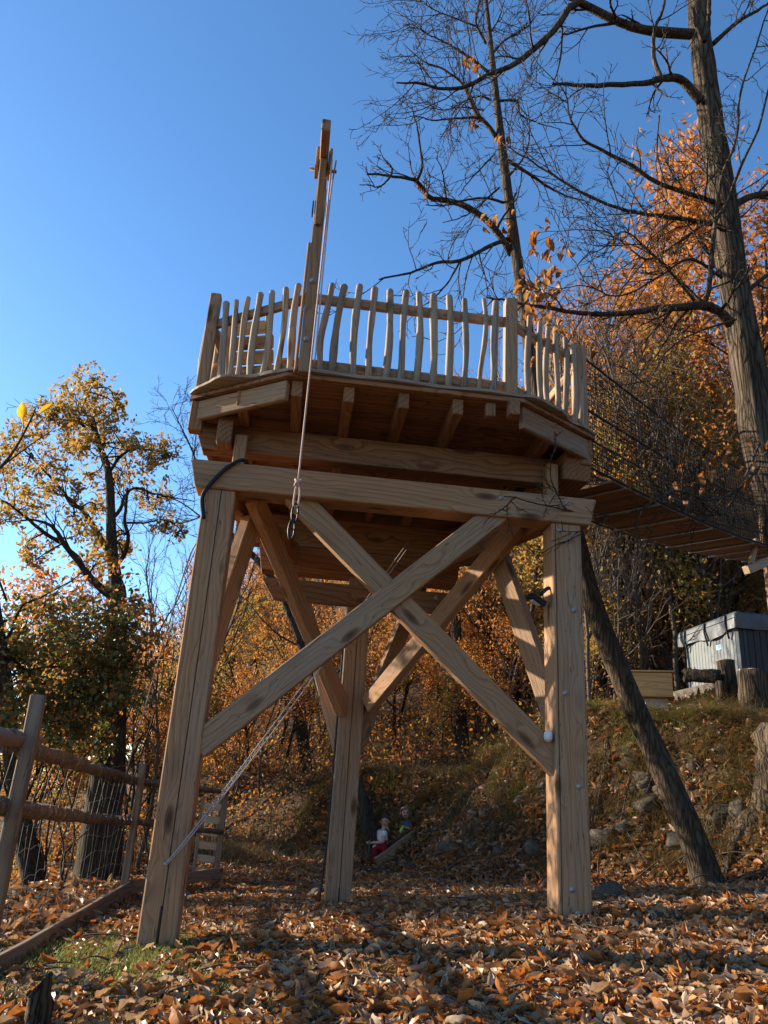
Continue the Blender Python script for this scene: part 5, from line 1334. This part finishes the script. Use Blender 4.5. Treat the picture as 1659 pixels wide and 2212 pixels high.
def thin_near(x, y):
    # grassy, nearly bare patch round the left post and along the fence
    bare = 1.3 * np.exp(-(((x + .05) / .42) ** 2 + ((y + .05) / .6) ** 2)) + .8 * np.exp(-(((x - .15) / .5) ** 2 + ((y + .75) / .35) ** 2)) * .6
    bare = bare + 1.2 * np.exp(-(((x + .62) / .22) ** 2)) * (y < 2) + 2 * np.exp(-(((x - KX + .1) / .5) ** 2 + ((y - KY + .35) / .7) ** 2)) + 1.2 * np.exp(-(((x + .05) / .14) ** 2 + ((y + 1.85) / .22) ** 2))
    return rng.uniform(size=len(x)) > np.clip(bare, 0, .93)
# the 300 nearest, one by one
meshes = []
for V, Fc in CURLS:
    for s in (1,):
        me = mesh_np('fallen_leaf', V - V.mean(0), Fc, True); me.materials.append(L_LITTER); meshes.append(me)
x, y = cand(2600, -.6, 3.2, -2.6, -.35)
z = H(x, y); ok = visible(x, y, z) & thin_near(x, y); x, y, z = x[ok], y[ok], z[ok]
order = np.argsort(y)[:300]
Rm = lay(300, rng, .30)
for i, k in enumerate(order):
    s = rng.uniform(.055, .125) * (1.15 if i % 9 == 0 else .92); m = Matrix.Identity(4)
    for r_ in range(3):
        for c_ in range(3): m[r_][c_] = Rm[i][r_][c_] * s
    m[0][3], m[1][3], m[2][3] = x[k], y[k], z[k] + rng.uniform(.012, .045)
    place('fallen_leaf', meshes[i % len(meshes)], None, ground, m)
print('leaf zone y', y[order].min(), y[order].max())
# the rest as one layer of litter
lit = Acc()
def strew(n, x0, x1, y0, y1, s0, s1, lift, tm, tilt=.42, thin=None):
    x, y = cand(n, x0, x1, y0, y1); z = H(x, y)
    ok = visible(x, y, z, 420, 420)
    if thin is not None: ok &= thin(x, y)
    x, y, z = x[ok], y[ok], z[ok]
    pick = rng.randint(0, len(tm), len(x))
    for t in range(len(tm)):
        m = pick == t
        C = np.stack([x[m], y[m], z[m] + rng.uniform(.004, lift, m.sum())], -1)
        scatter(lit, C, rng.uniform(s0, s1, m.sum()), rng, tm[t], lay(m.sum(), rng, tilt))
strew(27000, -2.0, 4.0, -3.2, .2, .03, .10, .035, CURLS, .34, thin_near)
strew(24000, -1.1, 5.6, .0, 3.6, .035, .095, .03, CURLS_LO, .34, lambda x, y: (bank_d(x, y) < .4) & thin_near(x, y))
strew(18000, -1.0, 4.4, 3.4, 9.5, .04, .10, .03, CURLS_LO[:3], .34, lambda x, y: (bank_d(x, y) < .5) & thin_near(x, y) & (x > -.8 + .18 * (y - 3.4) - .3))
strew(42000, .5, 8.5, 1.0, 9.5, .06, .13, .06, CURLS_LO[:3], .55, lambda x, y: (bank_d(x, y) > -.1) & (bank_d(x, y) < 3.5) & (rng.uniform(size=len(x)) > patch(x * 1.5, y * 1.5) * .5))
strew(9000, -4, 10, 8.5, 18, .08, .14, .06, [LEAF1], .5)
strew(4000, -5.5, -.7, -1, 9, .08, .14, .05, CURLS_LO[:2], .5)
tag(lit.build('leaf_litter', L_LITTER, ground, True), kind='stuff')

# ------------------------------------------------------------------ grass
def blades(acc, x, y, z, h, w, droop, rng):
    n = len(x); yaw = rng.uniform(0, 6.28, n); L = h * rng.uniform(.5, 1.25, n); dx, dy = np.cos(yaw), np.sin(yaw)
    pr_ = []
    for t, ww in ((0, 1), (.4, .9), (.75, .6), (1, .06)):
        hx = L * droop * t * t; hz = L * (t - .55 * droop * t * t)
        c = np.stack([x + dx * hx, y + dy * hx, z + hz], -1); s = np.stack([-dy, dx, 0 * dx], -1) * (w * ww)[..., None] if np.ndim(w) else np.stack([-dy, dx, 0 * dx], -1) * w * ww
        pr_ += [c - s, c + s]
    V = np.stack(pr_, 1)
    Fc = np.array([[0, 1, 3, 2], [2, 3, 5, 4], [4, 5, 7, 6]])
    acc.add(V.reshape(-1, 3), (Fc[None] + (np.arange(n) * 8)[:, None, None]).reshape(-1, 4))
g = Acc(); g2 = Acc()
def tufts(n, per, cx, cy, sx, sy, h, w, droop, spread=.035, on=None, acc=None):
    tx = rng.normal(size=n) * sx + cx; ty = rng.normal(size=n) * sy + cy
    x = np.repeat(tx, per) + rng.normal(size=n * per) * spread; y = np.repeat(ty, per) + rng.normal(size=n * per) * spread
    if on is not None: k = on(x, y); x, y = x[k], y[k]
    blades(acc if acc is not None else g, x, y, H(x, y), h, w, droop, rng)
tufts(420, 16, -.12, -.1, .26, .5, .05, .0022, .5)
tufts(70, 16, .30, .05, .12, .30, .05, .0022, .5)
tufts(200, 14, .25, -1.1, .6, .5, .06, .0022, .5)
tufts(40, 14, 2.2, -1.0, .7, .5, .06, .0022, .5)
tufts(50, 14, 1.1, -.9, .7, .4, .06, .0022, .5)
tufts(80, 14, -.4, -1.6, .15, .4, .06, .0022, .5)
tag(g.build('grass', GRASS, ground), 'short green grass between the fallen leaves', kind='stuff')
for k_ in range(60):
    i_ = rng.randint(2, 6); t_ = rng.uniform(); q_ = FOOT[i_] * (1 - t_) + FOOT[i_ + 1] * t_; dn = FOOT[i_ + 1] - FOOT[i_]; dn = np.array([dn[1], -dn[0]]) / np.linalg.norm(dn)
    q_ = q_ + dn * rng.uniform(.5, 1.5); n_ = 80; gx_ = q_[0] + rng.normal(size=n_) * .07; gy_ = q_[1] + rng.normal(size=n_) * .07
    blades(g2, gx_, gy_, H(gx_, gy_), rng.uniform(.22, .42), .0035, rng.uniform(.9, 1.6), rng)
tag(g2.build('green_bank_grass', GRASS, ground), 'green grass tufts on the bank', kind='stuff')
dg = Acc()
onb = lambda x, y: (bank_d(x, y) > .15)
for k_ in range(210):
    i_ = rng.randint(2, 6); t_ = rng.uniform(); q_ = FOOT[i_] * (1 - t_) + FOOT[i_ + 1] * t_; dn = FOOT[i_ + 1] - FOOT[i_]; dn = np.array([dn[1], -dn[0]]) / np.linalg.norm(dn)
    q_ = q_ + dn * rng.uniform(.55, 1.5); n_ = 70
    gx_ = q_[0] + rng.normal(size=n_) * .06; gy_ = q_[1] + rng.normal(size=n_) * .06
    blades(dg, gx_, gy_, H(gx_, gy_) - .01, rng.uniform(.25, .5), .003, rng.uniform(1.2, 1.75), rng)
tufts(55, 70, 4.9, 3.2, .45, .8, .36, .003, 1.1, .05, onb, dg)
tufts(45, 70, 5.5, 2.6, .5, .8, .34, .003, 1.1, .05, onb, dg)
tufts(55, 60, 4.3, 5.3, .4, .9, .34, .003, 1.1, .05, onb, dg)
tufts(45, 60, 3.5, 7.0, .4, .9, .32, .003, 1.0, .05, onb, dg)
tufts(40, 60, 6.0, 3.6, .5, .5, .34, .003, 1.0, .05, onb, dg)
tufts(70, 40, .8, 9.9, 1.3, .7, .40, .003, .7, .09, None, dg)
tufts(60, 40, 2.4, 8.6, .7, .6, .36, .003, .8, .08, None, dg)
tufts(60, 40, -.4, 9.0, .9, .6, .40, .003, .7, .09, None, dg)
tag(dg.build('bank_grass', DRYGRASS, ground), 'long dry grass hanging over the bank', kind='stuff')
# fallen twigs
tw_ = Acc()
for k_ in range(420):
    if k_ < 200: x_, y_ = rng.uniform(-.5, 4.2), rng.uniform(-2.4, 4.5)
    else:
        i_ = rng.randint(2, 6); t_ = rng.uniform(); q_ = FOOT[i_] * (1 - t_) + FOOT[i_ + 1] * t_; dn = FOOT[i_ + 1] - FOOT[i_]; dn = np.array([dn[1], -dn[0]]) / np.linalg.norm(dn)
        x_, y_ = q_ + dn * rng.uniform(-.2, 1.8)
    a_ = rng.uniform(0, 6.28); L_ = rng.uniform(.12, .5) * (1 if k_ < 200 else 1.8); pts = []
    for t in np.linspace(0, 1, 6):
        a_ += rng.normal() * .18; x_ += math.cos(a_) * L_ / 5; y_ += math.sin(a_) * L_ / 5
        pts.append((x_, y_, Hs(x_, y_) + .035 + (.10 * math.sin(t * 3) if k_ >= 200 else .02 * math.sin(t * 3))))
    tw_.tube(pts, np.linspace(.006, .002, 6) * (1 if k_ < 200 else 1.6), 4)
tag(tw_.build('fallen_twigs', BARK_TWIG, ground), 'thin dry twigs lying among the leaves', kind='stuff')
# chestnut burrs
def burr(p, s, i):
    a = Acc(); r_ = np.random.RandomState(i); n = 260; d = r_.normal(size=(n, 3)); d /= np.linalg.norm(d, axis=1, keepdims=True)
    V = []; Fc = []
    core, cf = rock_mesh(1).vertices, None
    for j in range(n):
        q = perp(d[j], r_) * .07
        V += [d[j] * .6 + q, d[j] * .6 - q, d[j] * 1.05 + r_.normal(size=3) * .12, d[j] * 1.05 + r_.normal(size=3) * .12]
    a.add(np.array(V), np.arange(4 * n).reshape(-1, 4))
    cV, cF = tube([(0, 0, -.6), (0, 0, -.3), (0, 0, 0), (0, 0, .3), (0, 0, .6)], [.3, .6, .7, .6, .3], 10); a.add(cV, cF)
    return place('chestnut_burr', a.mesh('chestnut_burr'), BURR, None, Matrix.Translation(Vector(p) + Vector((0, 0, s * .6))) @ Matrix.Scale(s, 4))
for i, (px, py) in enumerate(((1165, 2085), (1640, 2180), (570, 2120), (470, 2105), (255, 2075))):
    tag(burr(GP(px, py), .028, i), 'spiny brown chestnut burr lying among the fallen leaves', 'burr', 'chestnut burrs on the ground')
# ------------------------------------------------------------------ twig with yellow leaves reaching in from the left
tl_ = PD(-160, 1100, 2.9)
gt_ = Hs(tl_[0], tl_[1])
twg = thing('sapling', 'thin sapling at the left edge with two clear yellow leaves at its tip', 'sapling', (tl_[0] - .3, tl_[1], gt_))
a = Acc()
root_ = np.array([tl_[0] - .3, tl_[1], gt_ - .05])
pA = [root_, (root_ + PD(-90, 1080, 2.9)) / 2 + (-.05, 0, .1), PD(-60, 1055, 2.9), PD(0, 1010, 2.9), PD(35, 965, 2.9), PD(65, 910, 2.9), PD(78, 880, 2.9)]
a.tube(smooth_line(pA, 40), np.linspace(.011, .0022, 40), 6)
a.tube(smooth_line([PD(-20, 1025, 2.9), PD(40, 980, 2.92), PD(75, 955, 2.95), PD(112, 930, 3.0)], 16), np.linspace(.004, .002, 16), 5)
a.tube(smooth_line([PD(62, 915, 2.9), PD(80, 902, 2.9), PD(92, 895, 2.9)], 8), np.linspace(.002, .0014, 8), 4)
a.tube(smooth_line([PD(44, 948, 2.9), PD(50, 925, 2.9), PD(50, 905, 2.9)], 8), np.linspace(.002, .0012, 8), 4)
a.build('stem', BARK_TWIG, twg)
YLEAF = curl_leaf(.5, .7, .5, nx=7)
def leaf_between(p, q, wdt, nrm, par, tmpl):
    p = np.array(p); q = np.array(q); x = q - p; L = np.linalg.norm(x); x /= L; n_ = np.array(nrm) - x * (np.array(nrm) @ x); n_ /= np.linalg.norm(n_); yv = np.cross(n_, x)
    V, Fc = tmpl; V = p + L * (V[:, :1] * x + V[:, 1:2] * wdt * yv + V[:, 2:3] * n_)
    return place('leaf', mesh_np('leaf', V, Fc, True), L_BRIGHT, par)
leaf_between(PD(50, 906, 2.9), PD(46, 868, 2.9), 1.5, -F_ + .5 * R_, twg, YLEAF)
leaf_between(PD(90, 896, 2.9), PD(117, 872, 2.9), 1.0, -F_ + .8 * U_, twg, YLEAF)
# ------------------------------------------------------------------ the two children on the plank steps
def skin(name, joints, edges, mat, parent, root, sub=2):
    import bmesh
    me = bpy.data.meshes.new(name); bm = bmesh.new(); lay_ = bm.verts.layers.skin.verify(); vs_ = {}
    for k, (p, r) in joints.items():
        v = bm.verts.new(tuple(p)); v[lay_].radius = (r, r) if np.isscalar(r) else r; v[lay_].use_root = (k == root); vs_[k] = v
    for a_, b_ in edges: bm.edges.new((vs_[a_], vs_[b_]))
    bm.to_mesh(me); bm.free()
    o = place(name, me, mat, parent)
    sk = o.modifiers.new('Skin', 'SKIN'); sk.use_smooth_shade = True; sk.branch_smoothing = .4
    ss = o.modifiers.new('Subsurf', 'SUBSURF'); ss.levels = sub; ss.render_levels = sub
    return o
YC = GP(820, 1862)[1]
def K(px, py, dy=0.0): return PY(px, py, YC + dy)
def hand(j, e, w, d, key, s):
    """palm, four unequal curled fingers and a thumb leaving the side of the palm"""
    d = np.array(d, float); d /= np.linalg.norm(d); u = np.array([0, 0, 1.0]); sd = np.cross(d, u); sd /= np.linalg.norm(sd)
    pm = w + d * .032 * s; j[key + 'palm'] = (pm, .020 * s)
    e.append((key + 'w', key + 'palm'))
    for i, (o_, L) in enumerate(((-.021, .030), (-.007, .036), (.007, .034), (.021, .026))):
        a_ = pm + d * .022 * s + sd * o_ * s; b_ = a_ + d * L * .6 * s - u * .006 * s; c_ = b_ + d * L * .4 * s - u * .016 * s
        j[key + 'f%da' % i] = (a_, .0075 * s); j[key + 'f%db' % i] = (b_, .007 * s); j[key + 'f%dc' % i] = (c_, .006 * s)
        e += [(key + 'palm', key + 'f%da' % i), (key + 'f%da' % i, key + 'f%db' % i), (key + 'f%db' % i, key + 'f%dc' % i)]
    t1 = pm - d * .010 * s + u * .018 * s - sd * .012 * s; t2 = t1 + d * .022 * s + u * .004 * s
    j[key + 't1'] = (t1, .008 * s); j[key + 't2'] = (t2, .007 * s); e += [(key + 'palm', key + 't1'), (key + 't1', key + 't2')]
def child(label, P, fwd, look, mats, hair_long, cloth_sleeve=.55):
    """P: named joints. one continuous body; shirt, trousers, hair and shoes as its clothing"""
    base = P['footR'] * .5 + P['footL'] * .5
    t = thing('person', label, 'person', (base[0], base[1], Hs(base[0], base[1])))
    j = {}; e = []
    hip, chest, neck, head = P['hip'], P['chest'], P['neck'], P['head']
    look = np.array(look, float); look /= np.linalg.norm(look); side = np.cross(look, (0, 0, 1)); side /= np.linalg.norm(side); upv = np.cross(side, look)
    hs = .093
    j['hip'] = (hip, .085); j['waist'] = (hip * .5 + chest * .5, .075); j['chest'] = (chest, .08); j['neck'] = (neck, .032)
    j['jaw'] = (head - upv * .055 + look * .012, (.052, .052)); j['skull'] = (head + upv * .01, (.078, .078)); j['crown'] = (head + upv * .07, (.055, .055))
    e += [('hip', 'waist'), ('waist', 'chest'), ('chest', 'neck'), ('neck', 'jaw'), ('jaw', 'skull'), ('skull', 'crown')]
    for s in 'LR':
        j['sh' + s] = (P['sh' + s], .038); j['el' + s] = (P['el' + s], .027); j[s + 'w'] = (P['wr' + s], .019)
        e += [('chest', 'sh' + s), ('sh' + s, 'el' + s), ('el' + s, s + 'w')]
        hand(j, e, P['wr' + s], P['wr' + s] - P['el' + s] * 1.0, s, .78)
        j['th' + s] = (P['hip'] + (P['kn' + s] - P['hip']) * .25 + np.array(P['hs' + s]), .062); j['kn' + s] = (P['kn' + s], .043); j['an' + s] = (P['foot' + s] + (0, 0, .05), .028); j['ft' + s] = (P['foot' + s] + np.array(fwd) * .07 + (0, 0, .02), .026)
        e += [('hip', 'th' + s), ('th' + s, 'kn' + s), ('kn' + s, 'an' + s), ('an' + s, 'ft' + s)]
    skin('body', j, e, SKIN, t, 'hip')
    # clothes follow the same joints, a little wider
    c = {'hip': (hip, .095), 'waist': (hip * .5 + chest * .5, .090), 'chest': (chest, .094), 'coll': (neck * .75 + chest * .25 + (0, 0, .0), .05)}; ce = [('hip', 'waist'), ('waist', 'chest'), ('chest', 'coll')]
    for s in 'LR':
        c['sh' + s] = (P['sh' + s], .050); c['sl' + s] = (P['sh' + s] + (P['el' + s] - P['sh' + s]) * cloth_sleeve, .045); ce += [('chest', 'sh' + s), ('sh' + s, 'sl' + s)]
    skin('shirt', c, ce, mats[0], t, 'chest')
    c = {'hip': (hip - (0, 0, .015), .098)}; ce = []
    for s in 'LR':
        c['th' + s] = (j['th' + s][0], .075); c['kn' + s] = (P['kn' + s], .055); c['an' + s] = (P['foot' + s] + (0, 0, .06), .040)
        ce += [('hip', 'th' + s), ('th' + s, 'kn' + s), ('kn' + s, 'an' + s)]
        skin('shoe', {'h': (P['foot' + s] + (0, 0, .03), .036), 'b': (P['foot' + s] + np.array(fwd) * .05 + (0, 0, .024), .036), 't': (P['foot' + s] + np.array(fwd) * .11 + (0, 0, .018), .028)}, [('h', 'b'), ('b', 't')], mats[3], t, 'h')
    skin('trousers', c, ce, mats[1], t, 'hip')
    # head details
    def ball(name, p, r, mat, sc=(1, 1, 1)):
        a = Acc(); a.tube([np.array(p) + upv * r * sc[2] * q for q in (-.98, -.7, 0, .7, .98)], [r * .2 * sc[0], r * .7 * sc[0], r * sc[0], r * .7 * sc[0], r * .2 * sc[0]], 10); return a.build(name, mat, t)
    for s in (-1, 1):
        ball('eye', head + look * .070 + side * s * .030 + upv * .004, .010, HAIRD); ball('ear', head + side * s * .079 - upv * .005, .018, SKIN, (.6, 1, 1.2))
    skin('nose', {'a': (head + look * .074 + upv * .0, .008), 'b': (head + look * .088 - upv * .018, .011)}, [('a', 'b')], SKIN, t, 'a', 1)
    rope('mouth', [head + look * .066 - upv * .043 + side * q for q in (-.022, 0, .022)], .006, REDCLOTH, t, 7, 6)
    def cap(axis, r, a1, n=9, k=16, sq=1.0):
        ax = np.array(axis); ax = ax / np.linalg.norm(ax); e1 = np.cross(ax, side); e1 /= np.linalg.norm(e1); e2 = np.cross(ax, e1)
        c_ = head + upv * .012 - look * .004; V = []
        for sh in (1.0, .86):
            for i_ in range(n):
                th = a1 * i_ / (n - 1) + .001
                for q_ in range(k):
                    ph = 2 * math.pi * q_ / k; rr_ = r * sh * (1 + .04 * math.sin(q_ * 2.7 + i_))
                    V.append(c_ + rr_ * (ax * math.cos(th) * sq + (e1 * math.cos(ph) + e2 * math.sin(ph)) * math.sin(th)))
        Fc = []
        for L_ in range(2):
            for i_ in range(n - 1):
                for q_ in range(k):
                    f_ = [L_ * n * k + i_ * k + q_, L_ * n * k + i_ * k + (q_ + 1) % k, L_ * n * k + (i_ + 1) * k + (q_ + 1) % k, L_ * n * k + (i_ + 1) * k + q_]
                    Fc.append(f_ if L_ == 0 else f_[::-1])
        for q_ in range(k): Fc.append([(n - 1) * k + q_, (n - 1) * k + (q_ + 1) % k, (2 * n - 1) * k + (q_ + 1) % k, (2 * n - 1) * k + q_])
        return np.array(V), np.array(Fc)
    ha = Acc(); ha.add(*cap(upv * .8 - look * .62, .094, R(96)))
    if hair_long:
        for q_ in np.linspace(-1, 1, 13):
            st0 = head + side * q_ * .075 - look * (.06 * (1 - q_ * q_) + .015) + upv * .03
            ha.tube(smooth_line([st0, st0 - upv * .06 + side * q_ * .012, st0 - upv * .135 - look * .01 + side * q_ * .004], 8), np.linspace(.020, .008, 8), 6)
    ha.build('hair', mats[2], t)
    return t
boy = child('person in white shirt and dark red trousers sitting on the plank steps holding a stick',
    dict(hip=K(829, 1829), chest=K(825, 1803), neck=K(828, 1791, -.01), head=K(832, 1776.5, -.01) + (0, 0, .015), shL=K(816, 1797, .11), shR=K(831, 1798, -.10), elL=K(818, 1815, .14), elR=K(828, 1819, -.15), wrL=K(799, 1818, .03), wrR=K(803, 1820.5, -.07),
         hsL=(0, .05, 0), hsR=(0, -.05, 0), knL=K(798, 1829, .09), knR=K(807, 1829, -.08), footL=K(803, 1860, .08), footR=K(812, 1861, -.07)), (-.8, -.6, 0), (-.35, -.93, .02), (WHITECLOTH, REDCLOTH, HAIRD, REDCLOTH), False)
girl = child('person in blue shirt and mustard trousers sitting higher on the steps holding a green bottle',
    dict(hip=K(879, 1809, .25), chest=K(877, 1784, .25), neck=K(877, 1771, .24), head=K(877, 1757, .23) + (0, 0, .01), shL=K(868, 1777, .36), shR=K(884, 1778, .15), elL=K(863, 1792, .33), elR=K(888, 1791, .06), wrL=K(868, 1795, .14), wrR=K(873, 1786, .08),
         hsL=(0, .05, 0), hsR=(0, -.05, 0), knL=K(856, 1806, .33), knR=K(861, 1809, .14), footL=K(857, 1831, .30), footR=K(868, 1832, .12)), (-.8, -.6, 0), (-.25, -.96, .05), (BLUECLOTH, YELLOWCLOTH, HAIRL, BLACK), True)
bt = Acc(); q0, q1 = K(865, 1799, .06), K(871, 1784, .05); dq = q1 - q0
bt.tube([q0, q0 + dq * .1, q0 + dq * .65, q0 + dq * .8, q1], [.018, .024, .024, .013, .013], 10)
tag(bt.build('bottle', GREENP), 'lime green bottle held by the person in blue', 'bottle')
tag(rope('stick', [K(800, 1812, -.05), K(796, 1838, -.12), (K(793, 1860, -.16))], .011, BARK_TWIG, None, 14, 6), 'thin stick held upright by the person in white', 'stick')
# plank stairs the two sit on
steps = thing('plank_steps', 'old plank steps leading up into the bank under the two seated people', 'steps', tuple(K(850, 1850)))
for dy in (-.19, .42):
    beam('stringer', K(815, 1868, dy), K(948, 1768, dy + .35), .05, .20, OLDWOOD, steps, up=(0, 0, 1))
for i, (px, py) in enumerate(((836, 1842), (858, 1836), (880, 1822), (902, 1806), (925, 1789))):
    q = K(px, py, .10 + i * .07); beam('tread', (q[0], q[1] - .27, q[2]), (q[0], q[1] + .27, q[2]), .22, .035, OLDWOOD, steps, up=(0, 0, 1))
